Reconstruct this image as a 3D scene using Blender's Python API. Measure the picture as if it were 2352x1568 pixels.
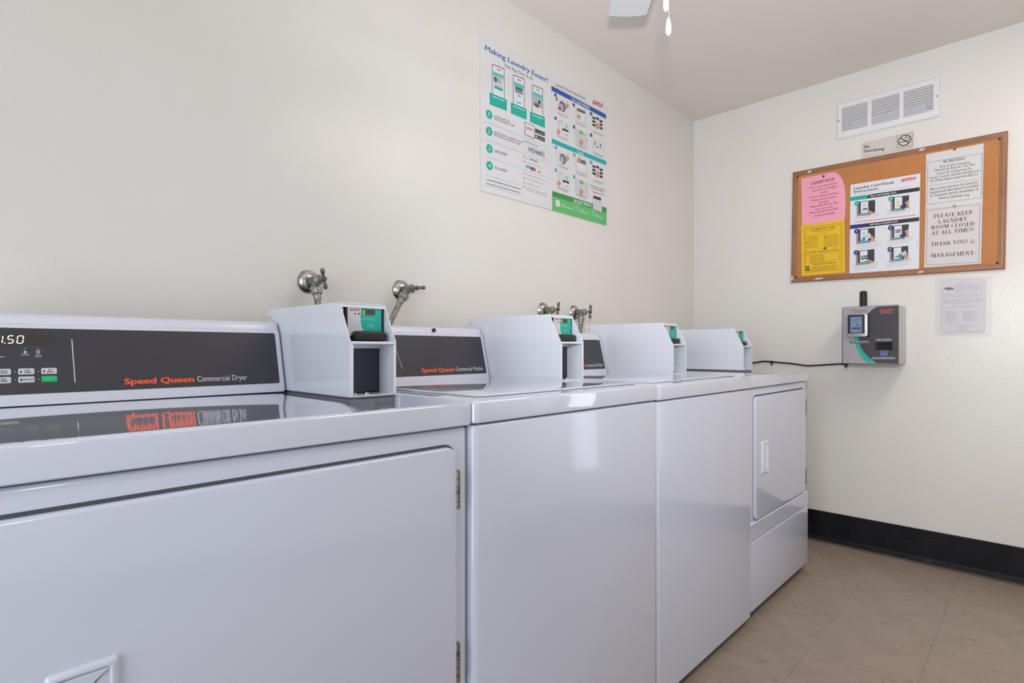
import bpy, bmesh, math, random
from mathutils import Matrix, Vector
PI = math.pi
EXPO, E_WORLD, E_FLASH, E_BOUNCE, E_DOOR, E_FAR, E_NEAR, E_SPILL, E_WIN = 0.04, 1.0, 59, 64, 22.5, 13.0, 1.4, 3.2, 3.5
for o in list(bpy.data.objects): bpy.data.objects.remove(o)
S = bpy.context.scene
COL = S.collection
random.seed(7)

def lin(c):
    return tuple(((v/255)/12.92 if v/255 <= .04045 else ((v/255+.055)/1.055)**2.4) for v in c)

# ------------------------------------------------------------------ camera, world, lights, exposure
cam = bpy.data.cameras.new('camera'); camo = bpy.data.objects.new('camera', cam); COL.objects.link(camo)
cam.sensor_width = 36.0; cam.lens = 1263.65/2352*36
cam.shift_y = (801.5-784)/2352
cam.clip_start = .02
camo.location = (-3.2661, -1.5757, 1.0169)
camo.rotation_euler = (PI/2, 0, math.radians(44.0477)-PI/2)
S.camera = camo
S.view_settings.view_transform = 'Standard'; S.view_settings.look = 'None'
S.view_settings.gamma = 1.0; S.view_settings.use_curve_mapping = False
S.view_settings.exposure = EXPO
w = bpy.data.worlds.new('world'); S.world = w; w.use_nodes = True
w.node_tree.nodes['Background'].inputs[0].default_value = (.80, .90, 1.0, 1)
w.node_tree.nodes['Background'].inputs[1].default_value = E_WORLD
def lamp(name, typ, loc, energy, color, rot=(0,0,0), **k):
    l = bpy.data.lights.new(name, typ); l.energy = energy; l.color = color
    for a, b in k.items(): setattr(l, a, b)
    o = bpy.data.objects.new(name, l); COL.objects.link(o); o.location = loc; o.rotation_euler = rot
    return o
# the photographer's flash, a little above the lens: a forward beam and a beam tilted up at the ceiling
lamp('camera_flash', 'SPOT', (-3.20, -1.56, 1.27), E_FLASH, (.96, .99, 1.0), rot=(math.radians(90+13), 0, math.radians(12-90)), shadow_soft_size=.045, spot_size=math.radians(110), spot_blend=1.0)
lamp('camera_flash_bounce', 'SPOT', (-3.20, -1.56, 1.27), E_BOUNCE, (.96, .98, 1.0), rot=(math.radians(90+45), 0, math.radians(20-90)), shadow_soft_size=.035, spot_size=math.radians(110), spot_blend=1.0)
lamp('camera_flash_spill', 'POINT', (-3.20, -1.56, 1.27), E_SPILL, (.90, .96, 1.0), shadow_soft_size=.05)
# daylight through the open doorway behind the camera and the tall window in the end wall, right of the frame
lamp('doorway_daylight', 'AREA', (-4.70, -1.45, 1.05), E_DOOR, (.85, .95, 1.0), rot=(0, -PI/2, 0), shape='RECTANGLE', size=2.0, size_y=.86)
lamp('window_daylight', 'AREA', (.012, -2.485, 1.19), E_WIN, (.88, .95, 1.0), rot=(0, PI/2, 0), shape='RECTANGLE', size=1.58, size_y=.42)
# added overhead fill without fixtures: one past the fan, one near the door
lamp('far_ceiling_fill', 'AREA', (-1.35, -1.75, 2.40), E_FAR, (1.0, .91, .83), shape='RECTANGLE', size=1.2, size_y=.3)
lamp('near_ceiling_fill', 'AREA', (-3.7, -1.75, 2.40), E_NEAR, (.68, .84, 1.0), shape='RECTANGLE', size=1.2, size_y=.3)

# ------------------------------------------------------------------ materials
def mat(name, c, rough=.5, metal=0., emit=0., bump=None, var=None, coat=0., alpha=1., spec=.5, emitc=None, pos=False):
    m = bpy.data.materials.new(name); m.use_nodes = True
    nt = m.node_tree; b = nt.nodes['Principled BSDF']
    L = lin(c)
    b.inputs['Base Color'].default_value = (*L, 1); b.inputs['Roughness'].default_value = rough
    b.inputs['Metallic'].default_value = metal; b.inputs['Specular IOR Level'].default_value = spec
    b.inputs['Coat Weight'].default_value = coat; b.inputs['Coat Roughness'].default_value = .04
    b.inputs['Alpha'].default_value = alpha
    if emit:
        b.inputs['Emission Color'].default_value = (*(lin(emitc) if emitc else L), 1); b.inputs['Emission Strength'].default_value = emit
    tc = nt.nodes.new('ShaderNodeTexCoord')
    def noise(scale, detail=3, stretch=None, rough_=.5):
        n = nt.nodes.new('ShaderNodeTexNoise'); n.inputs['Scale'].default_value = scale; n.inputs['Detail'].default_value = detail; n.inputs['Roughness'].default_value = rough_
        src = nt.nodes.new('ShaderNodeNewGeometry').outputs['Position'] if pos else tc.outputs['Object']
        if stretch:
            mp = nt.nodes.new('ShaderNodeMapping'); mp.inputs['Scale'].default_value = stretch; nt.links.new(src, mp.inputs[0]); src = mp.outputs[0]
        nt.links.new(src, n.inputs['Vector']); return n
    if bump:
        prev = None
        for sc, st, dist, detail, stretch in bump:
            n = noise(sc, detail, stretch); bp = nt.nodes.new('ShaderNodeBump'); bp.inputs['Strength'].default_value = st; bp.inputs['Distance'].default_value = dist
            nt.links.new(n.outputs[0], bp.inputs['Height'])
            if prev: nt.links.new(prev.outputs[0], bp.inputs['Normal'])
            prev = bp
        nt.links.new(prev.outputs[0], b.inputs['Normal'])
    if var:
        prev = None
        for sc, lo, hi, c2, amt, stretch in var:
            n = noise(sc, 4, stretch, .6); r = nt.nodes.new('ShaderNodeMapRange'); r.inputs[1].default_value = lo; r.inputs[2].default_value = hi; r.inputs[4].default_value = amt
            nt.links.new(n.outputs[0], r.inputs[0])
            mx = nt.nodes.new('ShaderNodeMix'); mx.data_type = 'RGBA'
            nt.links.new(r.outputs[0], mx.inputs[0])
            if prev: nt.links.new(prev.outputs[2], mx.inputs[6])
            else: mx.inputs[6].default_value = (*L, 1)
            mx.inputs[7].default_value = (*lin(c2), 1); prev = mx
        nt.links.new(prev.outputs[2], b.inputs['Base Color'])
    return m
M = {}
M['wall'] = mat('eggshell_wall_paint', (232,229,226), .27, bump=[(170, .14, .004, 2, None), (6, .03, .02, 2, None)], var=[(26, .70, .78, (176,170,160), .35, None), (1.1, .35, .7, (224,218,211), .6, None)], spec=.5)
M['ceil'] = mat('ceiling_paint', (236,229,224), .55, bump=[(120, .07, .004, 2, None)], var=[(1.3, .35, .7, (232,224,218), .6, None)])
M['grout'] = mat('dark_tile_joint', (112,100,90), .8)
M['tile'] = mat('streaked_vinyl_tile', (156,140,127), .42, var=[(16, .40, .64, (146,130,117), .8, (1,.45,1)), (48, .58, .68, (124,108,96), .6, (1,.35,1)), (42, .62, .72, (186,170,156), .55, (1,.4,1)), (120, .64, .70, (96,82,72), .75, (1,.4,1)), (30, .70, .74, (84,72,62), .8, (1,.5,1))], bump=[(30, .06, .002, 3, None)], pos=True)
M['vinyl_base'] = mat('black_vinyl_base', (13,13,19), .5, var=[(9, .45, .75, (38,38,48), .55, (1,1,.35)), (60, .62, .7, (86,86,92), .3, (1,.2,1))], spec=.25, bump=[(14, .15, .004, 2, None)])
M['enamel'] = mat('white_enamel', (204,208,225), .14, bump=[(7, .02, .004, 2, None)], coat=.35, var=[(90, .742, .78, (140,140,148), .6, None)])
M['deck'] = mat('glossy_white_enamel_top', (204,208,225), .035, bump=[(5, .006, .004, 1, None)], coat=1., spec=.8)
M['deck'].node_tree.nodes['Principled BSDF'].inputs['Coat IOR'].default_value = 1.6
M['housing'] = mat('powder_coated_white_steel', (228,231,241), .13, coat=.25)
M['rubber'] = mat('grey_rubber', (118,120,128), .6)
M['gap'] = mat('gap_shade', (74,76,84), .6)  # shade between parts, put into the colour
M['plastic'] = mat('white_plastic', (220,222,236), .22)
M['fascia'] = mat('charcoal_fascia', (58,56,65), .36, var=[(120, .72, .76, (110,110,116), .4, None)])
M['black'] = mat('black_plastic', (26,25,28), .38)
M['blackgloss'] = mat('gloss_black_plastic', (14,14,17), .14)
M['vault'] = mat('dark_vault_plate', (58,60,74), .34, metal=.35)
M['chrome'] = mat('tarnished_chrome', (196,192,188), .2, metal=1., var=[(45, .5, .62, (122,98,80), .75, None), (9, .5, .7, (150,140,132), .6, None)])
M['patina'] = mat('green_patina_brass', (122,128,118), .45, metal=.55, var=[(60, .42, .62, (168,168,160), .8, None), (25, .55, .7, (96,74,52), .6, None)], bump=[(90, .3, .004, 3, None)])
M['zinc'] = mat('dull_zinc', (168,166,160), .38, metal=.8, var=[(60, .5, .7, (120,110,98), .6, None)])
M['handle'] = mat('dark_pewter', (112,110,114), .34, metal=.8)
M['copper'] = mat('rusty_screw', (142,84,58), .5, metal=.3)
M['braid'] = mat('braided_steel_hose', (168,160,150), .34, metal=.75, bump=[(240, .9, .01, 1, (1,1,.35))], var=[(80, .5, .62, (84,78,70), .8, (1,1,.3))])
M['hinge'] = mat('worn_steel_hinge', (150,144,138), .35, metal=.9, var=[(70, .5, .65, (96,82,70), .8, None)])
M['steel'] = mat('brushed_steel', (196,195,192), .32, metal=.9, bump=[(60, .15, .003, 2, (1,1,12))], var=[(20, .5, .7, (164,162,158), .5, (1,1,6))])
M['cork'] = mat('cork_sheet', (193,125,70), .85, bump=[(220, .5, .004, 3, None)], var=[(170, .5, .7, (158,102,62), .7, None), (3, .3, .7, (200,146,102), .6, None)])
M['woodframe'] = mat('brown_laminate_frame', (160,112,82), .36, var=[(12, .4, .7, (136,92,64), .7, (1,1,9))])
M['vent'] = mat('white_painted_grille', (232,231,236), .4)
M['ventdark'] = mat('dark_duct', (96,94,98), .8)
M['fan'] = mat('fan_blade_white', (228,232,236), .4)
M['fanbody'] = mat('fan_white_enamel', (235,235,235), .25)
M['pull'] = mat('white_pull_porcelain', (250,248,252), .12, coat=.5)
M['brass'] = mat('brass_chain', (168,158,142), .3, metal=1.)
M['film'] = mat('clear_plastic_sleeve', (236,234,240), .1, alpha=.10)
M['cable'] = mat('black_cable_jacket', (24,20,20), .4)
M['antenna'] = mat('black_antenna_rubber', (30,28,31), .25)
PC = dict(paper=(224,223,227), white=(226,227,236), paper2=(217,214,218), paper3=(216,207,211), paperv=(222,219,227), pink=(246,166,190), gold=(236,190,22), film=(236,234,240), sign=(212,203,198),
  navy=(44,88,166), navyd=(34,38,122), ink=(38,36,40), inkp=(84,40,56), inky=(84,66,18), inkv=(70,66,74), greyd=(92,92,98), grey=(140,140,146), greyl=(172,172,178), greyv=(172,170,182), red=(206,40,56), teal=(0,172,158), tealb=(34,172,178), aqua=(84,196,184), aqual=(150,208,204),
  palest=(219,220,225), pale=(205,208,214), pale2=(176,182,192), slate=(104,116,128), brown=(132,84,62), green=(38,150,84), leaf=(96,190,112), leafd=(62,142,80), blue=(70,92,180), orange=(222,128,52), skin=(206,152,122), label=(208,208,218), cyan=(52,160,196), yellow=(214,206,70), charcoal=(52,52,56),
  kgrey=(164,160,168), kdark=(56,52,61), bluek=(66,112,220), navyk=(36,58,150), rgrey=(206,206,216), rteal=(0,174,156), disp=(40,34,32), silver=(206,206,212))
M['glass'] = mat('window_glass', (240,246,246), .02)
M['glass'].node_tree.nodes['Principled BSDF'].inputs['Transmission Weight'].default_value = 1.
def pm(c):
    k = 'print_'+c
    if k not in M: M[k] = mat('print_'+c, PC[c], .45)
    return M[k]

# ------------------------------------------------------------------ object helpers
def obj(name, bm, mats, parent=None, smooth=False, loc=None):
    me = bpy.data.meshes.new(name)
    if isinstance(bm, bmesh.types.BMesh):
        bm.normal_update(); bm.to_mesh(me); bm.free()
    else: me.from_pydata(bm[0], [], bm[1])
    for m in (mats if isinstance(mats, (list, tuple)) else [mats]): me.materials.append(m)
    if smooth:
        me.shade_auto_smooth(angle=math.radians(38)) if hasattr(me, 'shade_auto_smooth') else None
        for p in me.polygons: p.use_smooth = True
        try: me.set_sharp_from_angle(angle=math.radians(38))
        except Exception: pass
    o = bpy.data.objects.new(name, me); COL.objects.link(o)
    if parent: o.parent = parent
    if loc: o.location = loc
    return o
def tag(o, label=None, cat=None, group=None, kind=None):
    if label: o['label'] = label
    if cat: o['category'] = cat
    if group: o['group'] = group
    if kind: o['kind'] = kind
    return o
def thing(name, label, cat, loc=(0,0,0), group=None, basis=None):
    o = bpy.data.objects.new(name, None); COL.objects.link(o); o.empty_display_size = .05
    if basis is not None: o.matrix_basis = Matrix.Translation(loc) @ basis
    else: o.location = loc
    return tag(o, label, cat, group)
LEFTW = Matrix.Rotation(PI/2, 4, 'X')                                   # local x right along the wall, y up, z out of it
ENDW = Matrix.Rotation(-PI/2, 4, 'Z') @ Matrix.Rotation(PI/2, 4, 'X')
def add_box(bm, x0, x1, y0, y1, z0, z1, bev=0., seg=2, mi=0):
    vs = [bm.verts.new((x, y, z)) for z in (z0, z1) for y in (y0, y1) for x in (x0, x1)]
    fs = [bm.faces.new([vs[i] for i in q]) for q in ((0,2,3,1),(4,5,7,6),(0,1,5,4),(2,6,7,3),(0,4,6,2),(1,3,7,5))]
    if bev: 
        r = bmesh.ops.bevel(bm, geom=list({e for f in fs for e in f.edges}), offset=bev, segments=seg, affect='EDGES', profile=.5)
        fs = [f for f in r['faces']] + [f for f in fs if f.is_valid]
    for f in fs: f.material_index = mi
    return fs
def box(*a, **k): bm = bmesh.new(); add_box(bm, *a, **k); return bm
def rr(x0, x1, y0, y1, r, n=6, corners=(1,1,1,1)):
    """rounded rectangle outline, counter-clockwise from the lower left"""
    out = []
    for i, (cx, cy, a) in enumerate(((x0, y0, PI), (x1, y0, 1.5*PI), (x1, y1, 0), (x0, y1, .5*PI))):
        q = r*corners[i]
        if q < 1e-6: out.append((cx, cy)); continue
        ox, oy = cx + (q if i in (0,3) else -q), cy + (q if i in (0,1) else -q)
        for k in range(n+1):
            t = a + .5*PI*k/n; out.append((ox+q*math.cos(t), oy+q*math.sin(t)))
    return out
def loft(bm, loops, cap0=True, cap1=True, mi=0):
    rows = [[bm.verts.new(p) for p in l] for l in loops]; n = len(rows[0]); F = []
    for a, b in zip(rows, rows[1:]):
        for i in range(n): F.append(bm.faces.new((a[i], a[(i+1)%n], b[(i+1)%n], b[i])))
    if cap0: F.append(bm.faces.new(rows[0][::-1]))
    if cap1: F.append(bm.faces.new(rows[-1]))
    for f in F: f.material_index = mi
    return F
def slab(bm, x0, x1, y0, y1, z0, z1, r=.012, top=.006, bot=0., n=6, seg=4, xf=None, corners=(1,1,1,1)):
    """plate with rounded plan corners and rounded top/bottom rims"""
    st = []
    if bot: st += [(bot*(1-math.sin(t)), z0+bot*(1-math.cos(t))) for t in [k*PI/2/seg for k in range(seg)]]
    st += [(0, z0+bot)]
    st += [(top*(1-math.cos(t)), z1-top+top*math.sin(t)) for t in [k*PI/2/seg for k in range(0 if z1-top > z0+bot+1e-6 else 1, seg+1)]]
    loops = []
    for ins, z in st:
        L = [(x, y, z) for x, y in rr(x0+ins, x1-ins, y0+ins, y1-ins, max(r-ins, .0004), n, corners)]
        loops.append([xf(p) for p in L] if xf else L)
    loft(bm, loops)
FRONT = lambda p: (p[0], -p[2], p[1])          # slab drawn in x,z with thickness out towards -y
def prism(bm, prof, x0, x1, ax='x', bev=0., seg=2, mi=0):
    f = {'x': lambda t, p: (t, p[0], p[1]), 'y': lambda t, p: (p[0], t, p[1]), 'z': lambda t, p: (p[0], p[1], t)}[ax]
    F = loft(bm, [[f(x0, p) for p in prof], [f(x1, p) for p in prof]])
    bmesh.ops.recalc_face_normals(bm, faces=F)
    if bev:
        es = [e for e in {e for q in F for e in q.edges} if e.calc_face_angle(0) > .5]
        bmesh.ops.bevel(bm, geom=es, offset=bev, segments=seg, affect='EDGES', profile=.5)
    for q in bm.faces: 
        if q.is_valid and mi: q.material_index = mi
    return F
def lathe(bm, prof, axis_o, axis_d, n=20, mi=0):
    """prof: (radius, distance along the axis)"""
    d = Vector(axis_d).normalized(); u = d.orthogonal().normalized(); v = d.cross(u); o = Vector(axis_o)
    loops = [[tuple(o + d*t + (u*math.cos(2*PI*k/n) + v*math.sin(2*PI*k/n))*max(r, 1e-5)) for k in range(n)] for r, t in prof]
    return loft(bm, loops, mi=mi)
def tube(bm, pts, r, n=10, mi=0):
    P = [Vector(p) for p in pts]; rows = []; u = None
    for i, p in enumerate(P):
        d = (P[min(i+1, len(P)-1)] - P[max(i-1, 0)]).normalized()
        if u is None: u = d.orthogonal().normalized()
        u = (u - d*u.dot(d)).normalized(); v = d.cross(u); q = r[i] if isinstance(r, (list, tuple)) else r
        rows.append([tuple(p + (u*math.cos(2*PI*k/n) + v*math.sin(2*PI*k/n))*q) for k in range(n)])
    return loft(bm, rows, mi=mi)
def smoothpath(pts, k=6):
    P = [Vector(p) for p in pts]; out = []
    for i in range(len(P)-1):
        p0, p1, p2, p3 = P[max(i-1,0)], P[i], P[i+1], P[min(i+2, len(P)-1)]
        for j in range(k):
            t = j/k; out.append(.5*((2*p1)+(p2-p0)*t+(2*p0-5*p1+4*p2-p3)*t*t+(3*p1-p0-3*p2+p3)*t**3))
    return out+[P[-1]]
def recalc(bm): bmesh.ops.recalc_face_normals(bm, faces=bm.faces[:]); return bm

# ------------------------------------------------------------------ lettering: everything becomes flat polygons
_tc = {}
def font_poly(s, bold):
    k = (s, bold)
    if k in _tc: return _tc[k]
    c = bpy.data.curves.new('t', 'FONT'); c.body = s; c.size = 1.; c.resolution_u = 2; c.offset = 0.
    o = bpy.data.objects.new('t', c); COL.objects.link(o)
    dg = bpy.context.evaluated_depsgraph_get(); me = o.evaluated_get(dg).to_mesh()
    V = [(v.co.x, v.co.y) for v in me.vertices]; F = [tuple(p.vertices) for p in me.polygons]
    o.evaluated_get(dg).to_mesh_clear(); bpy.data.objects.remove(o); bpy.data.curves.remove(c)
    if bold and V:      # heavier weight: shifted copies of the same outline
        n = len(V); V0, F0 = V, F; V, F = [], []
        for q_, (dx, dy) in enumerate (((-.02,0),(.02,0)) if bold == 1 else ((-.045,-.012),(-.015,.012),(.015,-.012),(.045,.012),(0,0))):
            b = len(V); V.extend([(p[0]+dx, p[1]+dy, q_) for p in V0]); F.extend([tuple(i+b for i in f) for f in F0])
    _tc[k] = (V, F); return V, F
_cap = {}
def text_sans(s, bold):
    V, F = font_poly(s, bold)
    if bold not in _cap:
        v, _ = font_poly('H', bold); _cap[bold] = max(p[1] for p in v)
    x0 = min(p[0] for p in V); x1 = max(p[0] for p in V); h = _cap[bold]
    return [((p[0]-x0)/(x1-x0), p[1]/h, *p[2:]) for p in V], F
def seg(x0, y0, x1, y1, wd):
    dx, dy = x1-x0, y1-y0; L = math.hypot(dx, dy) or 1; nx, ny = -dy/L*wd/2, dx/L*wd/2
    return [(x0+nx, y0+ny), (x1+nx, y1+ny), (x1-nx, y1-ny), (x0-nx, y0-ny)]
K_, N_ = .15, .055
SER = {  # serif capitals: width, thick/thin strokes, serif feet (x,y,half), arcs (cx,cy,rx,ry,a0,a1)
 'A': (.74, [(.1,0,.37,1,N_),(.64,0,.37,1,K_),(.2,.35,.54,.35,N_)], [(.1,0,.11),(.64,0,.13)], []),
 'B': (.62, [(.16,0,.16,1,K_),(.16,.97,.36,.97,N_),(.16,.52,.38,.52,N_),(.16,.03,.38,.03,N_)], [(.1,0,.1),(.1,1,.1)], [(.34,.755,.2,.225,-90,90),(.36,.27,.22,.25,-90,90)]),
 'C': (.7, [], [], [(.39,.5,.3,.5,45,315)]),
 'D': (.76, [(.17,0,.17,1,K_),(.17,.97,.36,.97,N_),(.17,.03,.36,.03,N_)], [(.1,0,.1),(.1,1,.1)], [(.36,.5,.33,.48,-90,90)]),
 'E': (.64, [(.17,0,.17,1,K_),(.17,.97,.58,.97,N_),(.17,.52,.45,.52,N_),(.17,.03,.6,.03,N_),(.58,.8,.58,1,N_),(.6,0,.6,.22,N_),(.45,.42,.45,.62,N_)], [(.1,0,.1),(.1,1,.1)], []),
 'G': (.76, [(.64,.05,.64,.4,K_)], [(.62,.42,.14)], [(.39,.5,.3,.5,45,320)]),
 'H': (.78, [(.18,0,.18,1,K_),(.6,0,.6,1,K_),(.18,.51,.6,.51,N_)], [(.18,0,.15),(.18,1,.15),(.6,0,.15),(.6,1,.15)], []),
 'I': (.36, [(.18,0,.18,1,K_)], [(.18,0,.15),(.18,1,.15)], []),
 'K': (.76, [(.18,0,.18,1,K_),(.24,.45,.62,1,N_),(.34,.56,.64,0,K_)], [(.18,0,.15),(.18,1,.15),(.6,1,.12),(.64,0,.13)], []),
 'L': (.62, [(.18,0,.18,1,K_),(.18,.03,.58,.03,N_),(.58,0,.58,.24,N_)], [(.18,0,.14),(.18,1,.15)], []),
 'M': (.92, [(.15,0,.15,1,N_),(.17,1,.46,.05,K_),(.46,.05,.75,1,N_),(.76,0,.76,1,K_)], [(.15,0,.12),(.11,1,.1),(.76,0,.14),(.8,1,.1)], []),
 'N': (.78, [(.15,0,.15,1,N_),(.16,1,.63,0,K_),(.63,0,.63,1,N_)], [(.15,0,.12),(.1,1,.1),(.63,1,.12)], []),
 'O': (.76, [], [], [(.38,.5,.31,.5,0,360)]),
 'P': (.6, [(.17,0,.17,1,K_),(.17,.97,.36,.97,N_),(.17,.47,.36,.47,N_)], [(.17,0,.14),(.1,1,.1)], [(.34,.72,.22,.26,-90,90)]),
 'R': (.72, [(.17,0,.17,1,K_),(.17,.97,.36,.97,N_),(.17,.5,.36,.5,N_),(.34,.5,.6,0,K_)], [(.17,0,.14),(.1,1,.1),(.62,0,.09)], [(.34,.735,.22,.245,-90,90)]),
 'S': (.56, [(.1,.02,.1,.28,N_),(.46,.74,.46,.98,N_)], [], [(.28,.745,.17,.235,60,270),(.28,.26,.19,.25,-120,90)]),
 'T': (.68, [(.34,0,.34,1,K_),(.06,.97,.62,.97,N_),(.06,.78,.06,1,N_),(.62,.78,.62,1,N_)], [(.34,0,.15)], []),
 'U': (.76, [(.17,.3,.17,1,K_),(.61,.3,.61,1,N_)], [(.17,1,.14),(.61,1,.11)], [(.39,.3,.22,.3,180,360)]),
 'V': (.74, [(.1,1,.37,0,K_),(.64,1,.37,0,N_)], [(.1,1,.13),(.64,1,.11)], []),
 'W': (1.0, [(.1,1,.3,0,K_),(.48,.9,.3,0,N_),(.48,1,.7,0,K_),(.9,1,.7,0,N_)], [(.1,1,.12),(.48,1,.1),(.9,1,.1)], []),
 'Y': (.72, [(.1,1,.36,.45,K_),(.62,1,.36,.45,N_),(.36,0,.36,.45,K_)], [(.1,1,.12),(.62,1,.1),(.36,0,.14)], []),
 '!': (.3, [(.15,.28,.15,1,.12),(.15,0,.15,.12,.13)], [], []),
 '-': (.36, [(.05,.36,.31,.36,.08)], [], [])}
def text_serif(s):
    V, F = [], []; x = 0
    def add(poly, dx):
        b = len(V); V.extend([(px+dx, py, len(F) % 9) for px, py in poly]); F.append(tuple(range(b, b+len(poly))))
    for ch in s:
        if ch == ' ': x += .34; continue
        if ch not in SER:
            v, f = font_poly(ch, 0); h = font_poly('H', 0); cap = max(p[1] for p in h[0]); b = len(V)
            if not v: x += .3; continue
            V.extend([(q[0]/cap+x, q[1]/cap, 0) for q in v]); F.extend([tuple(i+b for i in q) for q in f]); x += max(p[0] for p in v)/cap+.09; continue
        wd, st, sf, ar = SER[ch]
        for a in st: add(seg(*a), x)
        for sx, sy, hw in sf: add(seg(sx-hw, sy+(.02 if sy < .5 else -.02), sx+hw, sy+(.02 if sy < .5 else -.02), .045), x)
        for cx, cy, rx, ry, a0, a1 in ar:
            n = max(6, int((a1-a0)/20))
            for k in range(n):
                A, B = math.radians(a0+(a1-a0)*k/n), math.radians(a0+(a1-a0)*(k+1)/n); q = []
                for t, sgn in ((A, 1), (B, 1), (B, -1), (A, -1)):
                    h = (N_+(K_-N_)*abs(math.cos(t)))/2*sgn
                    q.append((cx+(rx-K_/2+h)*math.cos(t), cy+(ry-N_/2+h*.7)*math.sin(t)))
                add(q, x)
        x += wd+.04
    return [(p[0]/max(x-.04, .01), *p[1:]) for p in V], F
def text_wash(s):
    V, F = [], []; x = 0; t = .2
    G_ = {'W': (.86, [(.1,0,.1,1),(.43,.0,.43,1),(.76,0,.76,1),(0,.1,.86,.1)]), 'A': (.64, [(.1,0,.1,1),(.54,0,.54,1),(0,.9,.64,.9),(0,.45,.64,.45)]),
          'S': (.6, [(0,.9,.6,.9),(.1,.5,.1,1),(0,.5,.6,.5),(.5,0,.5,.5),(0,.1,.6,.1)]), 'H': (.64, [(.1,0,.1,1),(.54,0,.54,1),(0,.5,.64,.5)])}
    for ch in s:
        wd, st = G_[ch]
        for a in st:
            q = seg(*a, t); b = len(V); V.extend([(px+x+py*.28, py, len(F) % 5) for px, py in q]); F.append(tuple(range(b, b+4)))
        x += wd+.14
    x += .28-.14
    return [(p[0]/x, *p[1:]) for p in V], F

def printed(name, ops, parent, z0=.0003, dz=5e-6, curl=None):
    """flat print: coloured polygons stacked in drawing order on the sheet"""
    V, F, MI, names = [], [], [], []
    z = z0; LAY = 4e-6
    def put(pts, faces, c):
        b = len(V); V.extend([(p[0], p[1], z+(p[2]*LAY if len(p) > 2 else 0)) for p in pts])
        if c not in names: names.append(c)
        for f in faces: F.append(tuple(i+b for i in f)); MI.append(names.index(c))
    rnd = random.Random(len(ops))
    for op in ops:
        z += dz; k, c = op[0], op[1]
        if k == 'P': put(op[2], [tuple(range(len(op[2])))], c)
        elif k == 'D': put([(op[2][0]+op[3]*math.cos(2*PI*i/20), op[2][1]+op[4]*math.sin(2*PI*i/20)) for i in range(20)], [tuple(range(20))], c)
        elif k == 'O':
            (cx, cy), r, wd = op[2], op[3], op[4]; p = [(cx+q*math.cos(2*PI*i/24), cy+q*math.sin(2*PI*i/24)) for q in (r, r-wd) for i in range(24)]
            put(p, [(i, (i+1)%24, 24+(i+1)%24, 24+i) for i in range(24)], c)
        elif k == 'L':
            for a, b in zip(op[3], op[3][1:]): put(seg(*a, *b, op[2]), [(0,1,2,3)], c)
        elif k == 'G':
            (x0, y0), (x1, y1), h = op[2], op[3], op[4]*.62; L = math.hypot(x1-x0, y1-y0); t = 0.
            while t < L-1e-6:
                wl = min(h*rnd.uniform(1.4, 4.5), L-t); a, b = t/L, (t+wl)/L
                put(seg(x0+(x1-x0)*a, y0+(y1-y0)*a, x0+(x1-x0)*b, y0+(y1-y0)*b, h), [(0,1,2,3)], c); t += wl+h*.55
        elif k == 'T':
            s, (x0, y0), (x1, y1), h, st = op[2:7]
            v, f = text_serif(s) if st == 's' else text_wash(s) if st == 'w' else text_sans(s, {'': 0, 'b': 1, 'B': 2}[st])
            if len(s) == 1:
                w_ = font_poly(s, 1)[0]; asp = (max(p[0] for p in w_)-min(p[0] for p in w_))/_cap.get(1, .7); xm, ym = (x0+x1)/2, (y0+y1)/2; x0, x1, y0, y1 = xm-h*asp/2, xm+h*asp/2, ym, ym
            if s == '1': v, f = [(.42,0,0),(.72,0,0),(.72,1,0),(.45,1,0),(.45,1,1),(.12,.76,1),(.12,.56,1),(.45,.72,1)], [(0,1,2,3),(7,4,5,6)]; x0, x1 = xm-h*.36, xm+h*.36
            put([(x0+(x1-x0)*p[0], y0+(y1-y0)*p[0]+h*p[1], *p[2:]) for p in v], f, c); z += 4e-5
    if curl: V = [(x, y, zz+curl(x, y)) for x, y, zz in V]
    o = obj(name, (V, F), [pm(c) for c in names], parent)
    for p, i in zip(o.data.polygons, MI): p.material_index = i
    return o
def sheet_bm(pts, t=.0004, curl=None):
    bm = bmesh.new(); P = []
    for a, b in zip(pts, pts[1:]+pts[:1]): P += [(a[0]+(b[0]-a[0])*k/6, a[1]+(b[1]-a[1])*k/6) for k in range(6)] if curl else [a]
    f = curl or (lambda x, y: 0)
    n = len(P); top = [bm.verts.new((x, y, t/2+f(x, y))) for x, y in P]; bot = [bm.verts.new((x, y, -t/2+f(x, y))) for x, y in P]
    if curl:
        cx, cy = sum(p[0] for p in P)/n, sum(p[1] for p in P)/n
        inner = {1: top, -1: bot}
        for sgn, row in ((1, top), (-1, bot)):
            prev = row
            for s_ in (.75, .5, .25):
                nx = [bm.verts.new((cx+(x-cx)*s_, cy+(y-cy)*s_, sgn*t/2+f(cx+(x-cx)*s_, cy+(y-cy)*s_))) for x, y in P]
                for i in range(n): bm.faces.new((prev[i], prev[(i+1)%n], nx[(i+1)%n], nx[i]))
                prev = nx
            bm.faces.new(prev)
    else: bm.faces.new(top); bm.faces.new(bot[::-1])
    for i in range(n): bm.faces.new((bot[i], bot[(i+1)%n], top[(i+1)%n], top[i]))
    return recalc(bm)

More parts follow.
